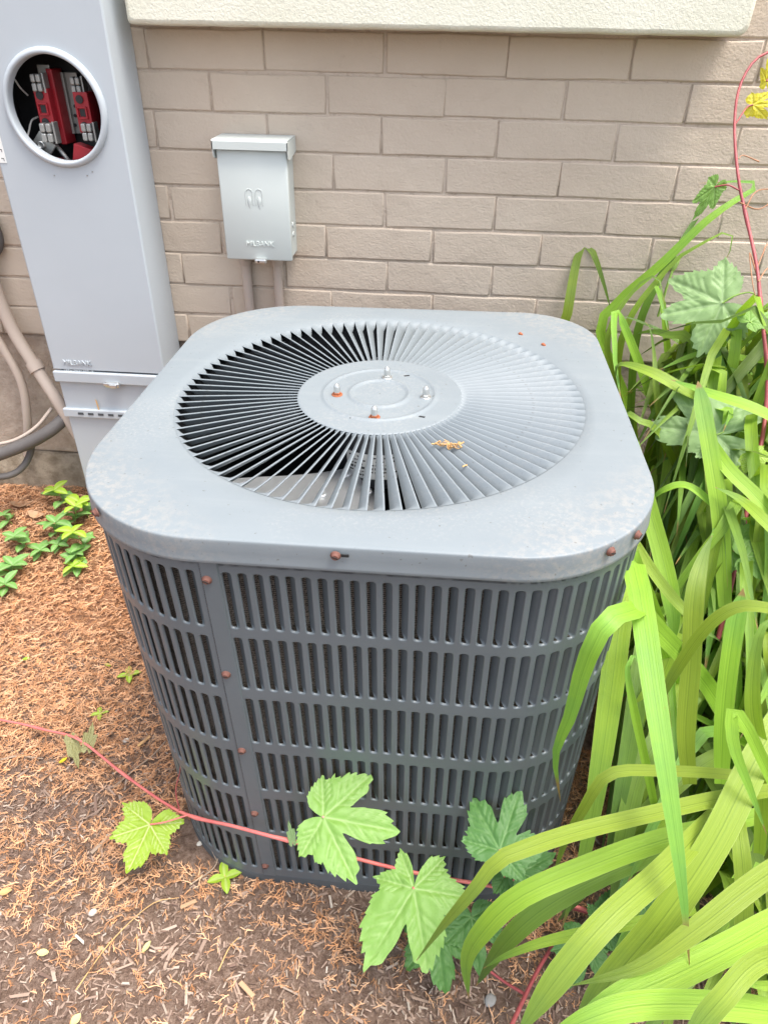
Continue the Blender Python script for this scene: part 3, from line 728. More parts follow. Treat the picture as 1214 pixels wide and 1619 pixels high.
# screws
def screw(x, y, z, a, mat, r=.0058, parent=ac, slot=True):
    mb = MB(); mb.lathe([(r * 1.25, .0), (r * 1.3, .0012), (r, .0016), (r * .98, .0038), (r * .7, .0052)], 12, (0, 0, 0), 'y'); o = mb.build('screw', mat, parent, loc=(x, y, z), rot=(0, 0, a))
    if slot:
        q = MB(); q.box((0, -.0054, 0), (r * 1.5, .0008, .0012)); q.build('screw_slot', M['dark'], o, rot=(0, random.uniform(-.6, .6), 0))
    return o
for i in range(5):
    x, y, a = at_s(s_of_x(-.1676), -.0018); screw(x, y, .7488 - .16814 * i, a, M['rust'], .0050)
def skirt_pt(u, v):
    Mi = ACM.inverted(); o = Mi @ CAM; d = Mi.to_3x3() @ (RC @ Vector(((u - CX) / FPX, -(v - CY) / FPX, -1)))
    best = None
    for s in np.linspace(0, PL, 800):
        x, y, a = at_s(s, -.007); k = ((x - o.x) * math.sin(a) - (y - o.y) * math.cos(a)) / (d.x * math.sin(a) - d.y * math.cos(a)) if abs(d.x * math.sin(a) - d.y * math.cos(a)) > 1e-6 else 0
        h = o + d * k; e = math.hypot(h.x - x, h.y - y)
        if k > 0 and (best is None or e < best[0]) and -math.cos(a) * (o.y - y) + math.sin(a) * (o.x - x) > 0: best = (e, x, y, h.z, a)
    return best[1:]
for u, v in ((530, 876), (966, 859), (1009, 834), (152, 805)):
    x, y, z, a = skirt_pt(u, v); screw(x, y, max(min(z, .803), .785), a, M['rust'], .0048)
x, y, z, a = skirt_pt(543, 876); q = MB(); q.box((0, 0, 0), (.010, .0012, .004), .0004); q.build('slot', M['dark'], ac, loc=(x, y, max(min(z, .803), .785)), rot=(0, 0, a))
for xs_ in (.055, .33):
    s = s_of_x(xs_); x, y, a = at_s(s, .0); screw(x, y - .0015, .022, a, M['steel'], .005, slot=False)
# motor and fan under the hub
mot = empty('fan_motor', (0, 0, 0)); mot.parent = ac
mb = MB(); mb.lathe([(.01, .80), (.055, .798), (.070, .790), (.074, .778), (.074, .690), (.070, .680), (.02, .672)], 48); mot2 = mb.build('motor_housing', paint('motor_grey', (.035, .038, .042), .35, .1), mot)
rows = []
for z in (.700, .745): rows.append([(.0746 * math.cos(math.radians(t)), .0746 * math.sin(math.radians(t)), z) for t in range(-128, -58, 5)])
mb = MB(); mb.grid(rows); lb = mb.build('motor_label', M['whitelabel'], mot)
mb = MB()
for j in range(6):
    z = .739 - j * .0065; t = -124
    while t < -66:
        wdt = random.choice((2, 3, 4, 6)); 
        if random.random() < .8: mb.grid([[(.0749 * math.cos(math.radians(q)), .0749 * math.sin(math.radians(q)), zz) for q in (t, t + wdt)] for zz in (z - (.0012 if j != 3 else .002), z + (.0012 if j != 3 else .002))])
        t += wdt + random.choice((1, 1.5, 2))
mb.build('label_print', M['ink'], mot)
for k, a0 in enumerate((-108, 72)):
    mb = MB(); rows = []
    for i in range(13):
        r = .055 + (.295 - .055) * i / 12; hw = math.radians(18 + 15 * sstep(0, 1, i / 12) - (8 if i == 12 else 0)); row = []
        for j in range(9):
            q = j / 8 * 2 - 1; a = math.radians(a0) + hw * q + .12 * (i / 12); row.append((r * math.cos(a), r * math.sin(a), .690 + .075 * i / 12 - q * .026 * (1 - .25 * i / 12) - .010 * q * q))
        rows.append(row)
    mb.grid(rows); mb.grid([[(x, y, z - .0015) for x, y, z in r] for r in rows], flip=True); fb = mb.build('fan_blade', M['alu'], ac)
    for rr, aa in ((.10, -8), (.13, 3), (.10, 12), (.19, -2)):
        a = math.radians(a0 + aa); q = MB(); q.lathe([(.008, 0), (.0085, .003), (.006, .005), (.003, .0045)], 16, (rr * math.cos(a), rr * math.sin(a), .692 + .075 * (rr - .055) / .24 - math.radians(aa) * .07)); q.build('rivet', M['alu'], fb)
for a0 in (45, 135, 225, 315):
    a = math.radians(a0 + 8); mb = MB(); mb.tube([(.066 * math.cos(a), .066 * math.sin(a), AH - .001), (.066 * math.cos(a), .066 * math.sin(a), .785)], .003, 8); mb.build('mounting_stud', M['steel'], mot)

# ------------------------------------------------------------------ small things lying on the cover
def on_cover_world(u, v, dz=.0): return ACM @ on_top(u, v, AH + dz)
P0 = on_cover_world(712, 706, .003)
e = empty('dried_flower', P0, label='curled straw-coloured dried flower lying on the round grille', cat='dried flower')
mb = MB()
for i in range(9):
    a = random.uniform(0, 6.28); L = random.uniform(.008, .020); pts = []
    for k in range(6): pts.append((math.cos(a) * L * k / 5 - .003, math.sin(a) * L * .6 * k / 5, .002 + .004 * math.sin(k * 1.2 + i))); a += random.uniform(-.3, .5)
    mb.tube(pts, .0008, 5)
for q in (-.018, .012): mb.tube([(q + random.uniform(-.004, .004), random.uniform(-.004, .006), .002 + .001 * k) for k in range(5)], .0013, 5)
mb.tube([(-.026, .003, .001), (-.012, .002, .002), (0, 0, .003), (.014, .002, .004), (.018, .004, .006)], .0011, 6)
mb.build('petals', M['straw'], e)
for u, v, lab in ((823, 528, 'small brown seed husk on the cover, nearer the wall of the two'), (859, 545, 'small brown seed husk on the cover, nearer the plants of the two')):
    P0 = on_cover_world(u, v, .0015); mb = MB(); mb.lathe([(.0005, -.005), (.0028, -.003), (.0033, 0), (.0024, .003), (.0004, .0055)], 10, axis='x'); mb.box((0, .003, 0), (.004, .003, .001)); o = mb.build('seed_husk', M['rust2'], loc=P0, rot=(0, .2, random.uniform(-1, 1))); tag(o, lab, 'seed husk')
P0 = on_cover_world(731, 738, .001); mb = MB(); mb.tube([(0, 0, 0), (.003, .002, .001), (.006, .005, .0)], .0011, 5); tag(mb.build('dry_petal', M['straw'], loc=P0), 'tiny dry petal just in front of the dried flower on the grille', 'petal')

# ------------------------------------------------------------------ ground litter
def litter_mesh(name, lab):
    V = []; F = []; C = []
    rng = np.random.RandomState(3)
    def ribbon(p0, d, L, wd, bend, col, lift, segs=2):
        pts = []; a = math.atan2(d[1], d[0]); p = list(p0)
        for k in range(segs + 1):
            pts.append(tuple(p)); p = [p[0] + math.cos(a) * L / segs, p[1] + math.sin(a) * L / segs, p[2] + lift * L / segs * (1 - k)]; a += bend
        o = len(V)
        for k, q in enumerate(pts):
            ww = wd * (1 - .6 * k / segs) / 2; nx, ny = -math.sin(a), math.cos(a)
            V.append((q[0] + nx * ww, q[1] + ny * ww, q[2])); V.append((q[0] - nx * ww, q[1] - ny * ww, q[2] + ww * .7))
            C.extend([col, col])
        for k in range(segs): F.append((o + 2 * k, o + 2 * k + 1, o + 2 * k + 3, o + 2 * k + 2))
        return pts
    def orange(x, y):
        n = noise.noise(Vector((x * 5, y * 5, 2))) + .5 * noise.noise(Vector((x * 13, y * 13, 7)))
        b = sstep(-.95, -.15, y) * 1.25 - .20
        if x > -.25 and y < -.74: b -= .15
        # bare dark patches
        b -= 1.0 * math.exp(-(((x + .47) / .10) ** 2 + ((y + .36) / .10) ** 2)) + .6 * math.exp(-(((x + .60) / .10) ** 2 + ((y + .62) / .05) ** 2))
        b += .8 * math.exp(-(((x + .40) / .12) ** 2 + ((y + .66) / .07) ** 2)) + .4 * math.exp(-(((x - .15) / .2) ** 2 + ((y + .80) / .05) ** 2))
        return b + n * .55 + .28
    def keep(x, y): return not (abs(x - .0) < .365 and -.72 < y < .0)
    nsp = 0
    while nsp < 36000:
        x, y = rng.uniform(-1.35, .75), rng.uniform(-1.02, .27)
        if not keep(x, y): continue
        if x > .42 and y > -.4: continue
        if rng.rand() > min(1, max(.07, orange(x, y))): continue
        nsp += 1; a = rng.uniform(0, 2 * math.pi); L = rng.uniform(.009, .028); t = rng.rand(); sh = rng.uniform(.55, 1.15)
        col = np.array((.62, .29, .13)) * (1 - t) + np.array((.78, .47, .28)) * t
        if rng.rand() < .12: col = np.array((.30, .16, .09))
        col = tuple(col * sh) + (1,)
        z = gz(x, y) + rng.uniform(.001, .011)
        ax = ribbon((x, y, z), (math.cos(a), math.sin(a)), L, .0019, rng.uniform(-.35, .35), col, rng.uniform(-.1, .35), 3)
        nb = rng.randint(3, 7)
        for k in range(nb):
            f = (k + .5) / nb; i = min(int(f * 3), 2); g = f * 3 - i; q = tuple(ax[i][c] * (1 - g) + ax[i + 1][c] * g for c in range(3)); sg = 1 if k % 2 else -1
            b = a + sg * rng.uniform(.5, .95); ribbon(q, (math.cos(b), math.sin(b)), L * rng.uniform(.22, .5), .0016, -sg * .25, col, rng.uniform(-.2, .4), 2)
    ns = len(F)
    # wood chips and splinters
    for _ in range(44000):
        x, y = rng.uniform(-1.35, .9), rng.uniform(-1.05, .1)
        if not keep(x, y): continue
        if rng.rand() < max(0, orange(x, y)) * .8: continue
        big = rng.rand() < .06; L = rng.uniform(.014, .04) if big else rng.uniform(.003, .015); wd = L * rng.uniform(.08, .34 if not big else .2); th = wd * .35
        a = rng.uniform(0, math.pi); ti = rng.uniform(-.35, .35); t = rng.rand()
        col = (np.array((.17, .11, .085)) if t < .3 else np.array((.34, .24, .185)) if t < .8 else np.array((.42, .33, .265)) if t < .985 else np.array((.54, .46, .39))) * rng.uniform(.7, 1.15)
        col = tuple(col) + (1,); z = gz(x, y) + rng.uniform(.000, .005) + th * .5; ca, sa = math.cos(a), math.sin(a); o = len(V)
        for k in (-1, 1):
            for j in (-1, 1):
                for i in (-1, 1):
                    lx, ly = i * L / 2 * rng.uniform(.7, 1), j * wd / 2 * rng.uniform(.5, 1); V.append((x + ca * lx - sa * ly, y + sa * lx + ca * ly, z + k * th / 2 + lx * ti)); C.append(col)
        F.extend([(o, o + 2, o + 3, o + 1), (o + 4, o + 5, o + 7, o + 6), (o, o + 1, o + 5, o + 4), (o + 2, o + 6, o + 7, o + 3), (o, o + 4, o + 6, o + 2), (o + 1, o + 3, o + 7, o + 5)])
    for nm, f0, f1, lb, ct in (('cedar_litter', 0, ns, 'orange brown dead cedar sprigs scattered over the soil', 'cedar litter'), ('wood_chips', ns, len(F), 'grey brown wood chips and splinters of the mulch', 'mulch')):
        ff = F[f0:f1]; lo = min(min(f) for f in ff[:50]) if f0 else 0; vv = V[lo:] if f0 else V[:max(max(f) for f in ff) + 1]; cc = C[lo:] if f0 else C[:len(vv)]
        me = bpy.data.meshes.new(nm); me.from_pydata(vv, [], [tuple(i - lo for i in f) for f in ff]); ca_ = me.color_attributes.new('tint', 'FLOAT_COLOR', 'POINT'); ca_.data.foreach_set('color', np.array(cc, dtype=np.float32).ravel())
        me.materials.append(M['litter']); o = link(nm, me); tag(o, lb, ct, kind='stuff')
litter_mesh('', '')
def gpt(u, v, dz=0.):
    P = Wz(u, v, .0)
    for _ in range(6): P = Wz(u, v, gz(P.x, P.y) + dz)
    return P
# twigs, stones, fallen leaves that can be told apart
def twig(pts, r, lab, mat='twig'):
    P = spline([gpt(u, v, .006 + h) for u, v, h in pts], 14); mb = MB(); mb.tube([p - P[0] for p in P], lambda t: r * (1 - .5 * t), 6, wob=.15); tag(mb.build('twig', M[mat], loc=P[0]), lab, 'twig')
twig([(180, 1245, 0), (215, 1215, .004), (240, 1196, .004), (262, 1172, .01)], .0024, 'greyish forked twig on the dark soil left of the condenser')
twig([(0, 1202, 0), (30, 1196, .002), (68, 1200, 0)], .003, 'pale crooked twig on orange litter at the left edge')
twig([(300, 1400, 0), (340, 1370, .006), (343, 1340, .01)], .0018, 'thin grey twig on the litter near the front left corner', 'twig')
twig([(120, 1566, 0), (175, 1490, .003), (240, 1430, .003), (283, 1420, .002)], .0013, 'long straw-coloured twig on the mulch at bottom left', 'straw')
twig([(560, 1440, .002), (572, 1470, .003), (600, 1500, 0)], .002, 'short brown twig on the mulch below the base pan')
twig([(335, 1300, .05), (330, 1330, .03), (344, 1365, .0)], .0014, 'thin pale twig leaning on the left foot of the condenser')
twig([(345, 1536, 0), (362, 1500, .002), (378, 1482, .0)], .0014, 'thin pale curved stalk on the mulch near bottom centre', 'straw')
def chip(u, v, L, wd, a, lab, mat):
    P = gpt(u, v, .008); mb = MB(); mb.box((0, 0, 0), (L, wd, .004), .0012)
    for i in range(len(mb.v)): x, y, z = mb.v[i]; mb.v[i] = (x, y * (1 - .5 * abs(x) / L) + .1 * x, z + .0015 * math.sin(x * 200))
    tag(mb.build('wood_chip', M[mat], loc=P, rot=(random.uniform(-.2, .2), random.uniform(-.15, .15), a)), lab, 'wood chip')
chip(228, 1172, .032, .008, .9, 'tan spindle-shaped wood chip on dark soil beside the condenser', 'straw')
chip(160, 1335, .045, .009, 1.0, 'grey brown bark sliver left of the yellow-green leaf', 'twig')
chip(390, 1565, .032, .010, -.7, 'curved wood chip on the mulch at bottom centre', 'leafdry')
chip(298, 1430, .028, .009, .4, 'broad tan wood chip on the mulch below the small sprout', 'leafdry')
chip(190, 1397, .032, .007, .6, 'wood sliver on the mulch left of the sprout', 'leafdry')
def pebble(u, v, r, lab, sc=(1, .8, .7), mat='stone'):
    P = gpt(u, v, r * .5); mb = MB(); rows = []
    for i in range(1, 8):
        t = math.pi * i / 8; rows.append([(sc[0] * r * math.sin(t) * math.cos(q) * (1 + .12 * math.sin(3 * q + i)), sc[1] * r * math.sin(t) * math.sin(q), -sc[2] * r * math.cos(t)) for q in np.linspace(0, 2 * math.pi, 12, endpoint=False)])
    mb.grid(rows, True); mb.add(rows[0][::-1], [tuple(range(12))]); mb.add(rows[-1], [tuple(range(12))]); tag(mb.build('pebble', M[mat], loc=P, rot=(0, 0, random.random())), lab, 'pebble')
pebble(199, 1171, .007, 'round whitish pebble on the dark soil near the forked twig'); pebble(147, 1443 + 0, .0075, 'white angular pebble on the mulch at lower left'); pebble(775, 1582, .011, 'flat grey pebble at bottom right below the grape leaves', (1, .8, .4), 'greystone')
pebble(172, 1322, .006, 'small cream pebble beside the bark sliver'); pebble(350, 1360, .006, 'small white pebble under the front left foot')
pebble(316, 1334, .006, 'small white pebble touching the left base of the condenser')
def fallen(u, v, L, wd, a, lab, mat, curl=.3):
    P = gpt(u, v, .008); mb = MB(); rows = []
    for i in range(9):
        t = i / 8; hw = wd / 2 * math.sin(math.pi * min(1, t * .94 + .04)) ** .8; rows.append([((t - .5) * L, q * hw, abs(q) * hw * .35 + curl * L * (t - .5) ** 2) for q in (-1, -.5, 0, .5, 1)])
    mb.grid(rows); tag(mb.build('fallen_leaf', M[mat], loc=P, rot=(random.uniform(-.2, .2), random.uniform(-.2, .2), a)), lab, 'fallen leaf')
fallen(68, 1507, .020, .011, .1, 'pale yellow fallen leaf on the mulch at lower left', 'leafpale'); fallen(9, 1411, .022, .016, .3, 'amber fallen leaf at the left edge of the mulch', 'straw'); fallen(120, 1613, .018, .013, 1.2, 'yellow fallen leaf at the bottom edge of the mulch', 'leafpale')
fallen(35, 800, .06, .035, .3, 'large curled tan dead leaf near the foundation', 'leafdry', .9); fallen(58, 816, .05, .03, -.2, 'curled brown dead leaf in front of the tan one', 'leafdry', .9)
fallen(232, 1498, .02, .01, 1.2, 'narrow pale yellow fallen leaf on the mulch centre left', 'leafpale')
fallen(170, 1052, .018, .009, -.3, 'small lime green fallen leaf on orange litter', 'g_yellow'); fallen(100, 1203, .018, .010, .8, 'small yellowish fallen leaf below the vine stem', 'g_gold')
fallen(42, 1042, .018, .010, .2, 'small greenish fallen leaf at left on orange litter', 'g_yellow'); fallen(150, 930, .024, .014, .6, 'straw-coloured fallen leaf near the periwinkles', 'leafdry')

# ------------------------------------------------------------------ leaves
def leaf_strap(P, width, nrm, mat, name='leaf', fold=.22, twist=0., seg=26, basew=.75, parent=None, taper=.42):
    Q = spline(P, seg); V = []; rows = []; nrm = Vector(nrm).normalized(); uvs = []; L = len(Q) - 1
    tw0 = random.uniform(-.15, .15); ph = random.uniform(0, 6)
    for i, p in enumerate(Q):
        t = (Q[min(i + 1, L)] - Q[max(i - 1, 0)]).normalized(); f = i / L
        sd_ = t.cross(nrm); sd_ = sd_.normalized() if sd_.length > .05 else t.orthogonal().normalized()
        n = sd_.cross(t).normalized(); an = tw0 + twist * f
        sd_, n = sd_ * math.cos(an) + n * math.sin(an), n * math.cos(an) - sd_ * math.sin(an)
        wv = width * min(1, basew + (1 - basew) * f / .25) * (max(0., 1 - ((f - (1 - taper)) / taper) ** 1.7) if f > 1 - taper else 1)
        wv = max(wv, .0006); row = []
        for q in (-1, -.55, 0, .55, 1):
            h = fold * abs(q) + .03 * math.sin(f * 14 + ph) * q
            row.append(p + sd_ * q * wv / 2 + n * h * wv / 2)
        rows.append(row)
    mb = MB(); mb.grid(rows); me = mb.mesh(name, mat); uv = me.uv_layers.new(name='uv'); d = np.zeros((len(me.loops), 2), dtype=np.float32)
    vi = np.zeros(len(me.loops), dtype=np.int32); me.loops.foreach_get('vertex_index', vi); d[:, 0] = (vi % 5) / 4; d[:, 1] = (vi // 5) / L
    uv.data.foreach_set('uv', d.ravel())
    return me
LEAVES = 0
def clump(loc, lab):
    return empty('daylily_plant', loc, label=lab, cat='daylily', group='daylilies growing beside the condenser')
CL = {
 'a': clump((.66, -.60, gz(.66, -.60)), 'daylily at front right whose long bright blades hang over the corner of the condenser'),
 'b': clump((.72, -.88, gz(.72, -.88)), 'daylily at bottom right corner with broad yellow-green blades'),
 'c': clump((.64, -.22, gz(.64, -.22)), 'daylily beside the right side of the condenser with drooping blades'),
 'd': clump((.60, .10, gz(.60, .10)), 'daylily by the brick wall with tall folded blades and bud stems'),
 'e': clump((.86, -.35, gz(.86, -.35)), 'daylily at the right edge with dense arching blades'),
 'f': clump((.84, .06, gz(.84, .06)), 'daylily at the right edge against the brick wall'),
}
TOCAM = (CAM - Vector((.5, -.5, .5))).normalized(); UP = Vector((0, 0, 1))
HF = .85
def hero(c, pts, wpx, n=.5, mat='lily', fold=.22, twist=0., base=True, taper=.42, lab=None):
    """strap leaf through photograph points (u,v,depth); first point is the crown end"""
    pts = [(q[0], q[1], q[2] * HF) for q in pts]; P = [W(*q) for q in pts]; e = CL[c]; dm = sum(q[2] for q in pts) / len(pts)
    if base:
        b = e.location + Vector((random.uniform(-.03, .03), random.uniform(-.03, .03), 0)); m_ = (b + P[0]) / 2 + Vector((random.uniform(-.02, .06), .03, .06)); P = [b, m_] + P
    nv = (TOCAM * (1 - n) + UP * n)
    me = leaf_strap(P, wpx * dm / FPX * .86, nv, M[mat], fold=fold, twist=twist, seg=34 if base else 26, taper=taper); o = part('leaf', me, e)
    if lab: o['label'] = lab
    return o
# front right
hero('a', [(1004, 905, 1.09), (998, 886, 1.05), (1010, 930, 1.0), (1032, 1080, .92), (1056, 1240, .865), (1078, 1400, .84), (1090, 1528, .85)], 44, .1, fold=.12, base=True, taper=.3)
hero('a', [(1030, 985, 1.06), (1000, 966, .95), (958, 985, .90), (925, 1050, .94), (902, 1130, 1.0), (878, 1195, 1.07), (886, 1268, 1.13)], 38, .15, fold=.15, taper=.35, lab='blade with a brown blotch bent over the condenser corner')
hero('c', [(1010, 940, 1.22), (985, 955, 1.18), (968, 1080, 1.14), (948, 1220, 1.12), (922, 1360, 1.14), (886, 1475, 1.18)], 44, .1, fold=.14, taper=.35)
hero('a', [(1290, 1240, 1.05), (1145, 1262, .98), (1029, 1288, .94), (905, 1318, .90), (822, 1346, .87), (786, 1362, .868), (764, 1390, .872), (735, 1425, .88), (700, 1465, .91), (658, 1520, .95)], 30, .55, fold=.25, taper=.4, base=False)
hero('a', [(1200, 1290, 1.12), (1044, 1330, 1.05), (920, 1375, 1.0), (820, 1420, .99), (762, 1475, 1.02), (738, 1520, 1.07), (741, 1580, 1.14)], 38, .5, fold=.3, taper=.38, base=False)
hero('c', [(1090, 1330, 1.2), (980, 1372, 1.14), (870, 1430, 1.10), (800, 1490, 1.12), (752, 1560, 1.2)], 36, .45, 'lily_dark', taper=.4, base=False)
hero('b', [(1100, 1440, 1.15), (980, 1465, 1.08), (868, 1488, 1.06), (800, 1512, 1.08), (764, 1532, 1.12)], 20, .5, fold=.3, taper=.5, base=False)
hero('b', [(1260, 1090, 1.02), (1195, 1200, .97), (1130, 1330, .93), (1050, 1450, .91), (960, 1560, .92), (900, 1660, .95)], 54, .25, fold=.15, base=False, taper=.2)
hero('b', [(1130, 1290, .98), (1050, 1375, .90), (965, 1450, .85), (890, 1535, .83), (815, 1640, .84)], 46, .4, fold=.3, base=False, taper=.25)
hero('b', [(1290, 1420, .95), (1170, 1490, .88), (1060, 1545, .84), (960, 1590, .83), (880, 1650, .84)], 50, .5, fold=.2, base=False, taper=.3)
hero('b', [(1290, 1330, .9), (1190, 1400, .86), (1100, 1470, .84), (1010, 1530, .84), (900, 1560, .86)], 40, .55, fold=.2, base=False, taper=.6)
hero('b', [(1290, 1610, .84), (1150, 1592, .81), (1020, 1590, .8), (930, 1612, .8), (840, 1660, .82)], 46, .5, fold=.25, base=False, taper=.35)
hero('b', [(1290, 1500, .78), (1200, 1520, .75), (1140, 1580, .73), (1080, 1650, .73)], 40, .35, fold=.2, base=False, taper=.2)
hero('b', [(1300, 1555, .84), (1230, 1560, .80), (1180, 1555, .78), (1142, 1538, .78)], 20, .4, base=False, taper=.6)
hero('b', [(1160, 1260, 1.05), (1170, 1330, 1.0), (1176, 1410, .98), (1172, 1495, .98), (1150, 1600, 1.0)], 30, .1, fold=.15, base=False, taper=.3)
hero('e', [(1200, 1350, 1.1), (1206, 1220, 1.02), (1190, 1120, .96), (1195, 1030, .93), (1212, 985, .92), (1262, 970, .93)], 28, .1, 'lily', base=False)
hero('e', [(1262, 1320, 1.0), (1216, 1225, .95), (1180, 1150, .92), (1158, 1125, .92), (1160, 1180, .92), (1186, 1250, .93), (1212, 1320, .95)], 22, .2, 'lily', base=False)
hero('e', [(1090, 1240, 1.16), (1084, 1160, 1.14), (1092, 1050, 1.12), (1098, 940, 1.10), (1112, 880, 1.12), (1126, 846, 1.14)], 34, .1, fold=.15, base=False, taper=.3, lab='upright blade with a rusty spotted tip')
hero('e', [(1290, 985, 1.0), (1214, 962, 1.0), (1160, 962, 1.02), (1110, 1000, 1.05), (1060, 1075, 1.1), (1030, 1140, 1.15)], 22, .5, base=False)
hero('c', [(990, 830, 1.28), (1003, 858, 1.25), (1044, 921, 1.2), (1100, 985, 1.16), (1140, 1015, 1.15)], 20, .3, base=False, fold=.3)
hero('c', [(1000, 700, 1.35), (1022, 790, 1.3), (1047, 880, 1.27), (1063, 960, 1.25), (1066, 1020, 1.26)], 32, .1, base=False, fold=.2, taper=.25)
hero('c', [(1070, 1000, 1.26), (1050, 1060, 1.25), (1010, 1130, 1.25), (990, 1200, 1.28)], 30, .2, 'lily', base=False)
hero('c', [(1040, 1300, 1.2), (1022, 1212, 1.14), (1002, 1120, 1.10), (992, 1060, 1.08), (1003, 1036, 1.08), (1012, 1060, 1.1)], 16, .2, base=False, fold=.3)
hero('e', [(1140, 1240, 1.2), (1145, 1120, 1.16), (1160, 1000, 1.13), (1175, 930, 1.12)], 32, .1, base=False, fold=.15, taper=.15)
hero('c', [(1280, 1240, 1.15), (1145, 1225, 1.08), (1050, 1220, 1.04), (965, 1224, 1.02), (925, 1275, 1.04), (890, 1340, 1.1), (872, 1402, 1.15)], 20, .5, base=False, fold=.3)
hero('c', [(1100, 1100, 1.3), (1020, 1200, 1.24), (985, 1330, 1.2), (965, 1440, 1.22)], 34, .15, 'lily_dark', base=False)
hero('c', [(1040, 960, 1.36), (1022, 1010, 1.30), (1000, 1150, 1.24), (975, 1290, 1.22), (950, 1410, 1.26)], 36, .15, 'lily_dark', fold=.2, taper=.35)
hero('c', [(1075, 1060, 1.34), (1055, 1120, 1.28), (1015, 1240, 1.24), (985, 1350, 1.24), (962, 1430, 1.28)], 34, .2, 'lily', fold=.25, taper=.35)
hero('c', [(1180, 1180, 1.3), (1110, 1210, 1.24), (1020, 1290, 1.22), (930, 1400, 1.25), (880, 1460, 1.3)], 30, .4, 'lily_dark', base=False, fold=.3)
# middle and upper right
HF = .95
hero('e', [(1146, 960, 1.16), (1138, 820, 1.15), (1122, 710, 1.16), (1103, 602, 1.18)], 30, .05, fold=.15, base=False, taper=.12, lab='upright cut-off blade in front of the pale grape leaf')
hero('d', [(890, 560, 1.72), (898, 490, 1.66), (912, 410, 1.64), (924, 386, 1.63), (938, 400, 1.63), (955, 450, 1.65), (968, 500, 1.68)], 18, .1, fold=.1, taper=.35)
hero('d', [(950, 530, 1.70), (975, 480, 1.66), (1043, 420, 1.58), (1116, 350, 1.52), (1165, 315, 1.50), (1198, 294, 1.50), (1180, 286, 1.50), (1140, 288, 1.51), (1104, 289, 1.52)], 19, .2, 'lily', taper=.35)
hero('d', [(1005, 540, 1.66), (1035, 455, 1.6), (1085, 370, 1.58), (1130, 300, 1.58), (1162, 262, 1.6)], 15, .2, 'lily_dark')
hero('d', [(985, 530, 1.62), (1057, 423, 1.54), (1110, 385, 1.5), (1150, 366, 1.48), (1158, 385, 1.48), (1142, 420, 1.5)], 14, .2, 'lily')
hero('d', [(960, 540, 1.64), (1010, 450, 1.58), (1040, 440, 1.55), (1050, 480, 1.54)], 13, .2, 'lily')
hero('d', [(1050, 500, 1.58), (1035, 450, 1.56), (1044, 470, 1.54), (1060, 540, 1.5)], 14, .3, 'lily')
hero('c', [(1180, 660, 1.3), (1090, 622, 1.3), (1030, 590, 1.32), (980, 576, 1.36), (972, 600, 1.38)], 24, .6, base=False, fold=.3)
hero('c', [(980, 500, 1.5), (972, 560, 1.42), (978, 610, 1.36), (985, 650, 1.34)], 18, .2)
hero('c', [(1050, 700, 1.32), (1010, 665, 1.3), (985, 655, 1.32), (960, 700, 1.4)], 26, .5)
hero('e', [(1290, 700, 1.2), (1200, 650, 1.22), (1130, 625, 1.25), (1060, 600, 1.3)], 24, .6, base=False)
hero('e', [(1280, 560, 1.3), (1200, 570, 1.33), (1110, 560, 1.37), (1040, 585, 1.4)], 20, .6, base=False)
hero('c', [(1040, 640, 1.4), (1034, 560, 1.4), (1028, 520, 1.4), (1020, 508, 1.42)], 18, .1)
hero('e', [(1150, 820, 1.15), (1090, 770, 1.18), (1050, 775, 1.2), (1020, 800, 1.24)], 16, .5, base=False, fold=.3)
hero('e', [(1260, 860, 1.1), (1200, 790, 1.12), (1150, 740, 1.15), (1120, 690, 1.2), (1110, 640, 1.22)], 26, .3, base=False)
hero('e', [(1280, 900, 1.06), (1214, 830, 1.08), (1170, 790, 1.12), (1130, 770, 1.14)], 24, .4, base=False)
# bud stems
for pts, r in (([(944, 540, 1.70), (952, 490, 1.66), (968, 440, 1.64), (970, 414, 1.64)], .0035), ([(872, 540, 1.74), (874, 495, 1.70), (876, 470, 1.69), (877, 452, 1.69)], .003), ([(1040, 500, 1.6), (1055, 450, 1.56), (1066, 420, 1.55)], .003)):
    e = CL['d']; P = spline([W(*q) for q in pts], 12); mb = MB(); mb.tube(P, r, 7); o = part('bud_stem', mb.mesh('bud_stem', M['greenstem']), e)
    mb = MB(); d = (P[-1] - P[-2]).normalized(); a = P[-1]; mb.tube([a - d * .012, a - d * .004, a + d * .008, a + d * .02, a + d * .026], lambda t: .0035 + .0035 * math.sin(math.pi * min(1, t)) * 1.2 if t < 1 else .001, 8); part('bud', mb.mesh('bud', M['greenstem']), e)
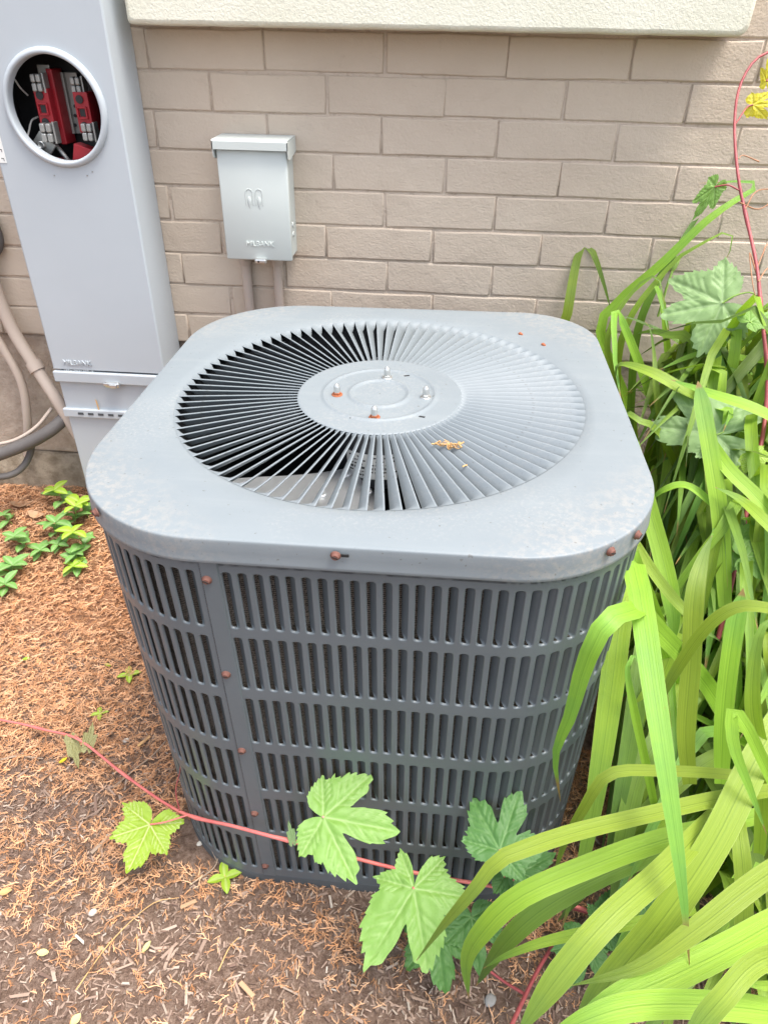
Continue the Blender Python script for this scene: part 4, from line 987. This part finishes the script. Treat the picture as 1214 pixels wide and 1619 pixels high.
# procedural blades of each crown
def ok_uv(u, v):
    if v < 470: return False
    if v < 560: return u > 968
    if v < 820: return u > 970 + (v - 560) * .18
    if v < 1000: return u > 1018
    if v < 1330: return u > 962 - (v - 1000) * .14
    return u > 950 - (v - 1330) * .10
def filler(c, count, Lr, dark=.35, el=(55, 85)):
    e = CL[c]; n = 0; tries = 0
    while n < count and tries < count * 80:
        tries += 1; az = random.uniform(0, 2 * math.pi); el0 = math.radians(random.uniform(*el)); L = random.uniform(*Lr); p = e.location + Vector((random.gauss(0, .05), random.gauss(0, .05), -.01)); P = [p.copy()]
        k = 12; a = el0; droop = random.uniform(.10, .24); kink = random.choice((99, 99, 6, 7, 8)); azz = az; dz_ = random.uniform(-.05, .05)
        for i in range(k):
            p = p + Vector((math.cos(azz) * math.cos(a), math.sin(azz) * math.cos(a), math.sin(a))) * L / k; a -= droop * (.5 + i / k); azz += dz_
            if i == kink: a -= 1.0
            a = max(a, -1.35); P.append(p.copy())
        bad = False
        for i, q in enumerate(P):
            if q.z < gz(q.x, q.y) - .02 + .02 * (i > 1): bad = True; break
            if q.y > WALLY - .03: bad = True; break
            if q.x < .42 and q.y > -.76 and q.z < .86: bad = True; break
            if i > 1 and q.y < WALLY:
                u, v = proj(q)
                if u < 1240 and not ok_uv(u, v): bad = True; break
            if (q - CAM).length < .55: bad = True; break
        if bad: continue
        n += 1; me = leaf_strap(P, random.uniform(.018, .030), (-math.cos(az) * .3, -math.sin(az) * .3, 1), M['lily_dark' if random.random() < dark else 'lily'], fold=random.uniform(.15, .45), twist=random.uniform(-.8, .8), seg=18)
        part('leaf', me, e)
random.seed(11)
filler('a', 34, (.40, .75)); filler('b', 26, (.35, .6)); filler('c', 46, (.45, .85)); filler('d', 75, (.55, .95), el=(60, 88)); filler('e', 60, (.5, .95), el=(50, 85)); filler('f', 70, (.55, .95), el=(60, 88))

def targeted(count, ur, vr, dr, dark, seed, wr=(14, 27)):
    random.seed(seed); n = 0; tries = 0
    while n < count and tries < count * 200:
        tries += 1; u, v, d = random.uniform(*ur), random.uniform(*vr), random.uniform(*dr); A = W(u, v, d)
        if A.y > WALLY - .05 or A.x < .44 or A.z < gz(A.x, A.y) + .1: continue
        e = min(CL.values(), key=lambda q: (q.location - A).length + random.uniform(0, .35)); b = e.location + Vector((random.gauss(0, .04), random.gauss(0, .04), -.01))
        h = A - b; h.z = 0
        if h.length > .55 or h.length < .05: continue
        h.normalize(); q = Matrix.Rotation(random.uniform(-.6, .6), 3, 'Z') @ h; L2 = random.uniform(.12, .30); dz = random.uniform(.02, .30)
        mid = b + (A - b) * .5 + Vector((0, 0, .10)) - h * .03; P = [b, mid, A - h * .05 + Vector((0, 0, .012)), A, A + q * L2 * .5 - Vector((0, 0, dz * .35)), A + q * L2 - Vector((0, 0, dz))]
        bad = False
        for k, z in enumerate(spline(P, 14)):
            if z.y > WALLY - .02 or z.z < gz(z.x, z.y) - .02 or (z.x < .42 and z.y > -.78 and z.z < .86): bad = True; break
            uu, vv = proj(z)
            if uu < 1235 and not ok_uv(uu, vv) and k > 2: bad = True; break
        if bad: continue
        n += 1; me = leaf_strap(P, random.uniform(*wr) * d / FPX, (-h.x * .3 + TOCAM.x * .3, -h.y * .3 + TOCAM.y * .3, 1), M['lily_dark' if random.random() < dark else 'lily'], fold=random.uniform(.15, .4), twist=random.uniform(-.9, .9), seg=22, taper=random.uniform(.3, .5))
        part('leaf', me, e)
    return n
NT = [targeted(45, (990, 1130), (540, 800), (1.20, 1.6), .2, 31, (14, 22)), targeted(30, (1010, 1200), (820, 1100), (1.05, 1.3), .2, 32, (16, 24)), targeted(75, (975, 1130), (520, 770), (1.30, 1.85), .35, 26), targeted(40, (960, 1090), (980, 1330), (1.10, 1.45), .55, 25), targeted(95, (985, 1270), (500, 760), (1.15, 1.75), .4, 21), targeted(80, (1020, 1270), (740, 1040), (1.05, 1.55), .4, 22), targeted(60, (1000, 1270), (1040, 1450), (1.0, 1.4), .4, 23)]
# ------------------------------------------------------------------ grape vines
def grape_leaf(name, mat, size, sinus=.55, seed=0, cup=.12, lobes=None, teeth=1.):
    """flat leaf in xy, petiole junction at origin, main tip along +y; size = length of the main lobe"""
    rnd = random.Random(seed)
    L = lobes or [(0, 1.0), (50, .84), (-50, .84), (104, .62), (-104, .62)]
    L = [(math.radians(a + rnd.uniform(-5, 5)), l * rnd.uniform(.93, 1.06)) for a, l in L]
    SL = sorted(L); NT_ = []
    for (a1, l1), (a2, l2) in zip(SL, SL[1:]):
        m0 = abs((a1 + a2) / 2); NT_.append(((a1 + a2) / 2 + rnd.uniform(-.05, .05), (1 - sinus) * (.85 if m0 < .8 else .16) * rnd.uniform(.8, 1.1), rnd.uniform(.10, .15)))
    def R(t):
        v = 0
        for a, l in L:
            d = abs((t - a + math.pi) % (2 * math.pi) - math.pi)
            v = max(v, l * (.94 - .24 * min(1, d / .55) ** 1.2 + .12 * math.exp(-d / .11)) * math.exp(-max(0, d - .62) * 1.5))
        for k_, nt_ in enumerate(NT_):
            d = (t - nt_[0] + math.pi) % (2 * math.pi) - math.pi; v *= 1 - nt_[1] * math.exp(-(d / nt_[2]) ** 2)
        db = abs(abs((t + math.pi) % (2 * math.pi) - math.pi) - math.pi)      # distance from the basal notch
        return v * (.10 + .90 * sstep(.0, .42, db))
    n = 216; m_ = 22; jt = [rnd.uniform(.7, 1.3) for _ in range(60)]
    def out(t):
        k = (t + math.pi) / (2 * math.pi) * 46; f = k - math.floor(k); tooth = (f if t < 0 else 1 - f); r = R(t)
        return r * (1 + teeth * (.10 * jt[int(k) % 60] * (tooth - .4)))
    def veind(x, y):
        best = 9.; sec = 9.
        for a, l in L:
            ux, uy = math.sin(a), math.cos(a); s = x * ux + y * uy; d = abs(x * uy - y * ux); sd_ = x * uy - y * ux
            if s > 0 and s < l * 1.0: best = min(best, d / (1.15 - .6 * s / l))
            # secondary veins
            for k in range(1, 6):
                s0 = l * (.14 + .15 * k)
                for sg in (1, -1):
                    b = a + sg * math.radians(42); vx, vy = math.sin(b), math.cos(b); px, py = x - ux * s0, y - uy * s0; ss = px * vx + py * vy; dd = abs(px * vy - py * vx)
                    if 0 < ss < .34 * l and sd_ * sg > 0: sec = min(sec, dd)
        return best, sec
    vs = [(0, 0, 0)]; vein = [1.]
    for j in range(1, m_ + 1):
        f = j / m_
        for i in range(n):
            t = -math.pi + 2 * math.pi * (i + .5) / n; r = out(t) * f if j > m_ - 4 else (out(t) * f * (j > 8) + (R(t) * f) * (j <= 8)); x, y = r * math.sin(t), r * math.cos(t)
            b, s2 = veind(x, y); vv = max(math.exp(-(b / .013) ** 2), .75 * math.exp(-(s2 / .009) ** 2)); rr = math.hypot(x, y)
            z = cup * rr * rr * (1 if seed % 2 else -1) * .6 + .05 * math.sin(3 * t + seed) * rr * rr - .028 * (math.exp(-(b / .05) ** 2)) - .014 * math.exp(-(s2 / .03) ** 2) + .018 * noise.noise(Vector((x * 6, y * 6, seed)))
            z -= .10 * abs(x) * rr * .5
            vs.append((x, y, z)); vein.append(vv)
    fs = [(0, 1 + (i + 1) % n, 1 + i) for i in range(n) if i != n - 1]
    for j in range(m_ - 1):
        for i in range(n - 1):
            a = 1 + j * n + i; fs.append((a, a + 1, a + n + 1, a + n))
    me = bpy.data.meshes.new(name); me.from_pydata([(x * size, y * size, z * size) for x, y, z in vs], [], fs); me.polygons.foreach_set('use_smooth', [True] * len(fs))
    at = me.attributes.new('vein', 'FLOAT', 'POINT'); at.data.foreach_set('value', np.array(vein, dtype=np.float32)); me.materials.append(mat); return me
def place_leaf(parent, u, v, d, ang, spx, mat, seed, sinus=.55, tilt=.35, roll=0., lab=None, cup=.12, lobes=None, pet=None, petmat='redstem', teeth=1., squash=1.):
    """junction at pixel (u,v) depth d; ang = direction of the main tip in the picture, degrees clockwise from up"""
    P = W(u, v, d); tip = W(u + 100 * math.sin(math.radians(ang)), v - 100 * math.cos(math.radians(ang)), d) - P; tip.normalize()
    nrm = ((CAM - P).normalized() * (1 - tilt) + UP * tilt).normalized(); y = (tip - nrm * tip.dot(nrm)).normalized(); x = y.cross(nrm)
    if roll: q = Matrix.Rotation(roll, 3, y); x = q @ x; nrm = q @ nrm
    me = grape_leaf('leaf', mat, spx * d / FPX, sinus, seed, cup, lobes, teeth)
    o = link('leaf', me, parent); Mx = Matrix((x, y, nrm)).transposed().to_4x4(); Mx.translation = P - parent.location; o.matrix_local = Mx @ Matrix.Diagonal((squash, 1, 1, 1))
    if lab: o['label'] = lab
    if pet:
        Q = [P] + [W(*q) for q in pet]; mb = MB(); mb.tube(spline(Q, 10), .0013 * 1.1, 7); part('petiole', mb.mesh('petiole', M[petmat]), parent)
    return o
def stem_part(parent, pts, r0, r1, mat, name='stem', n=60, nodes=()):
    P = spline([W(*q) for q in pts], n); mb = MB(); mb.tube(P, lambda t: r0 + (r1 - r0) * t + sum(.0012 * math.exp(-((t - q) / .012) ** 2) for q in nodes), 9); return part(name, mb.mesh(name, M[mat]), parent)
# vine lying in front of the condenser
v1 = empty('grape_vine', W(830, 1420, 1.15), label='grape vine with pink stem trailing across the front of the condenser', cat='vine')
def d0(u): return 1.36 - .0  
stem_part(v1, [(-60, 1128, 1.53), (20, 1142, 1.49), (70, 1154, 1.465), (125, 1170, 1.43), (200, 1228, 1.34), (285, 1284, 1.22), (370, 1307, 1.13), (430, 1323, 1.10), (480, 1335, 1.10), (560, 1357, 1.11), (640, 1377, 1.12), (720, 1392, 1.12), (800, 1406, 1.13), (900, 1430, 1.17), (1000, 1470, 1.17)], .0022, .0034, 'redstem', nodes=(.13, .31, .47, .6))
place_leaf(v1, 237, 1304, 1.20, 203, 68, M['g_yellow'], 3, .78, .25, lab='small yellow-green serrated leaf left of the condenser', pet=[(262, 1300, 1.20), (300, 1288, 1.20)], cup=.25, lobes=[(0, 1.0), (52, .82), (-58, .80), (108, .72), (-112, .76)])
place_leaf(v1, 511, 1292, .985, 103, 122, M['g_light'], 4, .38, .30, lab='light green lobed leaf over the louvers', pet=[(500, 1305, 1.05), (490, 1337, 1.10)], lobes=[(0, 1.0), (50, .86), (-48, .80), (105, .50), (-108, .52)])
place_leaf(v1, 654, 1405, 1.03, 188, 106, M['g_light'], 6, .34, .30, lab='largest light green lobed leaf below the louvers', pet=[(640, 1390, 1.07), (626, 1374, 1.12)], lobes=[(22, 1.12), (-20, 1.05), (-88, .80), (95, .56), (150, .52), (-140, .6)])
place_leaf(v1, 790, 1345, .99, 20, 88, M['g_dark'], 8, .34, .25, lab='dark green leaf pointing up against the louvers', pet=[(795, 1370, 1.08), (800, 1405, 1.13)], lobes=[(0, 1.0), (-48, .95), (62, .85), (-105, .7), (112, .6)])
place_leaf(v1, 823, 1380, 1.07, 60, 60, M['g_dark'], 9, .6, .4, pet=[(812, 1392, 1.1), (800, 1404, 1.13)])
stem_part(v1, [(284, 1283, 1.22), (278, 1250, 1.20), (285, 1215, 1.17), (282, 1180, 1.15), (288, 1165, 1.14), (296, 1158, 1.14)], .0013, .0006, 'darkstem', 'tendril', 24)
stem_part(v1, [(148, 1185, 1.42), (130, 1172, 1.43), (118, 1162, 1.43)], .0014, .001, 'redstem', 'tendril', 8)
place_leaf(v1, 139, 1180, 1.42, 10, 34, M['g_dry'], 11, .8, .2, squash=.45, lab='small folded greyish leaf bud'); place_leaf(v1, 113, 1172, 1.44, 165, 40, M['g_dry'], 12, .8, .2, squash=.4)
place_leaf(v1, 462, 1330, 1.09, -10, 28, M['g_pale'], 13, .8, .1, squash=.35)
# vine under the daylilies, bottom right
v2 = empty('grape_vine', W(816, 1640, 1.03), label='grape vine with dark red stems in the shade under the daylilies', cat='vine')
stem_part(v2, [(740, 1508, 1.15), (790, 1548, 1.12), (828, 1572, 1.09)], .002, .0026, 'darkstem', n=16); stem_part(v2, [(880, 1485, 1.17), (850, 1535, 1.12), (828, 1580, 1.08), (800, 1640, 1.03)], .003, .0036, 'darkstem', n=20)
stem_part(v2, [(860, 1425, 1.19), (940, 1446, 1.18), (1040, 1470, 1.16)], .0026, .003, 'darkstem', n=16)
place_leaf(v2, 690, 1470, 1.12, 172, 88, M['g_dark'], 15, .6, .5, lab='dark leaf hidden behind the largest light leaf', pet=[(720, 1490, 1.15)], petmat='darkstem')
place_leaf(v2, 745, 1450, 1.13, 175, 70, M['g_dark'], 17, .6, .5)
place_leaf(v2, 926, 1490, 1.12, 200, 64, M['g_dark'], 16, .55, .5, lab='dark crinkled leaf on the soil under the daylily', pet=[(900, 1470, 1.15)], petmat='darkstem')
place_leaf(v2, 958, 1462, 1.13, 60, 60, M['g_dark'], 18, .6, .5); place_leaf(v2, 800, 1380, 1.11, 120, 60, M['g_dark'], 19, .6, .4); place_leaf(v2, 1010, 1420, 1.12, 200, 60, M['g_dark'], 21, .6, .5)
# vine climbing at the right edge
v3 = empty('grape_vine', W(1150, 1000, 1.15), label='tall grape vine climbing at the right edge with wine red stem', cat='vine')
stem_part(v3, [(1135, 1010, 1.13), (1152, 940, 1.13), (1170, 860, 1.14), (1190, 760, 1.16), (1207, 680, 1.18), (1213, 590, 1.20), (1204, 500, 1.22), (1196, 420, 1.24), (1180, 345, 1.26), (1167, 280, 1.27), (1161, 200, 1.28), (1168, 140, 1.28), (1190, 98, 1.28), (1214, 82, 1.28), (1260, 60, 1.28)], .0042, .0022, 'darkstem', nodes=(.22, .42, .52, .66))
place_leaf(v3, 1142, 479, 1.26, 262, 92, M['g_pale'], 22, .66, .25, lab='big pale green lobed leaf in front of the brick wall', pet=[(1160, 468, 1.25), (1185, 462, 1.24), (1200, 470, 1.23)], petmat='greenstem', lobes=[(0, 1.0), (48, .92), (-55, .95), (100, .78), (-112, .72)])
place_leaf(v3, 1133, 687, 1.20, 275, 100, M['g_pale'], 24, .55, .35, lab='pale bluish lobed leaf behind the upright blade', pet=[(1160, 680, 1.2), (1204, 690, 1.18)], petmat='greenstem', lobes=[(12, .95), (62, 1.0), (-48, .45), (125, .7), (165, .85), (-130, .6)])
place_leaf(v3, 1160, 870, 1.10, 90, 60, M['g_light'], 26, .6, .35, lab='light green leaf beside the lower vine stem', pet=[(1165, 885, 1.12), (1168, 880, 1.135)], petmat='redstem')
place_leaf(v3, 1180, 880, 1.08, 100, 58, M['g_light'], 28, .6, .45)
place_leaf(v3, 1130, 295, 1.28, 215, 52, M['g_light'], 30, .75, .1, squash=.5, lab='small drooping half folded leaf near the top', pet=[(1150, 292, 1.27), (1168, 300, 1.265)], petmat='darkstem')
place_leaf(v3, 1190, 165, 1.28, 95, 40, M['g_gold'], 32, .5, .2, squash=.7, lab='small golden leaf at the right edge, lower one', pet=[(1180, 170, 1.28), (1163, 195, 1.28)], petmat='darkstem')
place_leaf(v3, 1212, 128, 1.28, 5, 34, M['g_gold'], 34, .6, .1, squash=.5, lab='small golden leaf at the right edge, upper one', pet=[(1216, 110, 1.28), (1220, 82, 1.28)], petmat='darkstem')
place_leaf(v3, 1190, 720, 1.14, 150, 34, M['g_yellow'], 36, .7, .3, pet=[(1198, 715, 1.15)], petmat='greenstem'); place_leaf(v3, 1185, 508, 1.22, 60, 36, M['g_light'], 38, .7, .6, pet=[(1200, 520, 1.22)], petmat='greenstem')
for pts in ([(1178, 330, 1.26), (1196, 302, 1.26), (1230, 298, 1.27)], [(1197, 422, 1.24), (1206, 400, 1.24), (1214, 385, 1.24), (1240, 380, 1.24)], [(1195, 430, 1.24), (1185, 400, 1.24), (1190, 450, 1.23), (1195, 470, 1.23)], [(1170, 320, 1.26), (1200, 330, 1.27), (1230, 310, 1.28)], [(1200, 255, 1.27), (1175, 245, 1.27), (1168, 250, 1.27)], [(1199, 445, 1.23), (1212, 425, 1.24), (1235, 415, 1.24)]):
    stem_part(v3, pts, .0014, .0008, 'tan_stem', 'tendril', 14)

# ------------------------------------------------------------------ periwinkle plants near the foundation, and a sprout
def vinca_leaf(L):
    mb = MB(); rows = []
    for i in range(7):
        t = i / 6; hw = L * .27 * math.sin(math.pi * min(1, t * .95 + .03)) ** .75; rows.append([(q * hw, t * L, abs(q) * hw * .35 - .25 * L * t * t) for q in (-1, -.5, 0, .5, 1)])
    mb.grid(rows, flip=True); me = mb.mesh('leaf', M['vinca']); at = me.attributes.new('vein', 'FLOAT', 'POINT'); at.data.foreach_set('value', np.array([1. if i % 5 == 2 else 0. for i in range(len(mb.v))], dtype=np.float32)); return me
vm = vinca_leaf(.038); vmy = vm.copy(); vmy.materials[0] = M['vinca_y']
def vinca(u, v, h, nw, spread, young, lab, s=1.):
    b = gpt(u, v, -.002); e = empty('periwinkle_plant' if s > .9 or nw > 1 else 'seedling', b, label=lab, cat='plant', group='young periwinkles near the foundation')
    top_ = Vector((random.uniform(-1, 1) * spread, random.uniform(-1, .3) * spread, h)); mb = MB(); mb.tube([Vector((0, 0, 0)), top_ * .5 + Vector((.004, 0, 0)), top_], .0012, 6); mb.build('stem', M['greenstem'], e)
    for k in range(nw):
        f = (k + 1) / nw; p = top_ * f
        for j in range(4 if k == nw - 1 else 2):
            a = j * (math.pi / 2 if k == nw - 1 else math.pi) + k * 1.4 + random.uniform(-.3, .3)
            link('leaf', vmy if (young and k >= nw - 1) else vm, e, p, (random.uniform(.1, .6), random.uniform(-.2, .2), a), [s * random.uniform(.75, 1.2)] * 3)
PL_ = [(45, 868, .05, 3, .03, 0, 'periwinkle with green leaves left of the other sprigs', 1.1), (62, 880, .03, 2, .02, 0, 'low periwinkle sprig in the lower left of the patch', 1), (88, 850, .055, 3, .02, 0, 'periwinkle with blue-green leaves in the middle of the patch', 1.2),
       (100, 868, .03, 2, .02, 0, 'short periwinkle below the middle one', 1), (128, 900, .045, 3, .02, 0, 'periwinkle with dark leaves nearest the condenser corner', 1.1), (140, 872, .075, 3, .02, 1, 'periwinkle with lime tips close to the condenser', 1.3),
       (118, 830, .075, 4, .03, 1, 'bright lime periwinkle in front of the pedestal', 1.2), (108, 800, .06, 3, .02, 1, 'lime periwinkle at the foot of the pedestal', 1.2), (142, 822, .06, 3, .02, 1, 'yellow-green periwinkle tucked beside the condenser', 1.2), (128, 755, .05, 2, .02, 0, 'dark periwinkle against the foundation', 1.2),
       (15, 910, .035, 3, .02, 0, 'periwinkle at the left edge with dull green leaves', 1.1), (10, 935, .03, 2, .02, 0, 'low dull periwinkle at the left edge, nearest the camera', 1), (112, 908, .035, 2, .02, 1, 'small lime sprig below the patch', .95), (20, 830, .03, 2, .02, 0, 'tiny sprig by the dead leaves', .9)]
for a in PL_: vinca(*a)
random.seed(5)
e = None
for u, v, lab, s in ((356, 1393, 'bright green four-leaf seedling at the front left foot of the condenser', .8), (205, 1072, 'tiny green seedling on orange litter left of the condenser', .7), (158, 1132, 'tiny yellowish seedling above the vine stem', .5)):
    b = gpt(u, v, 0); e = empty('seedling', b, label=lab, cat='seedling'); mb = MB(); mb.tube([(0, 0, 0), (.001, 0, .014 * s)], .0009, 5); mb.build('stem', M['greenstem'], e)
    for j in range(4): link('leaf', vmy, e, (.001, 0, .014 * s), (.3, 0, j * 1.57 + .4), [s] * 3)
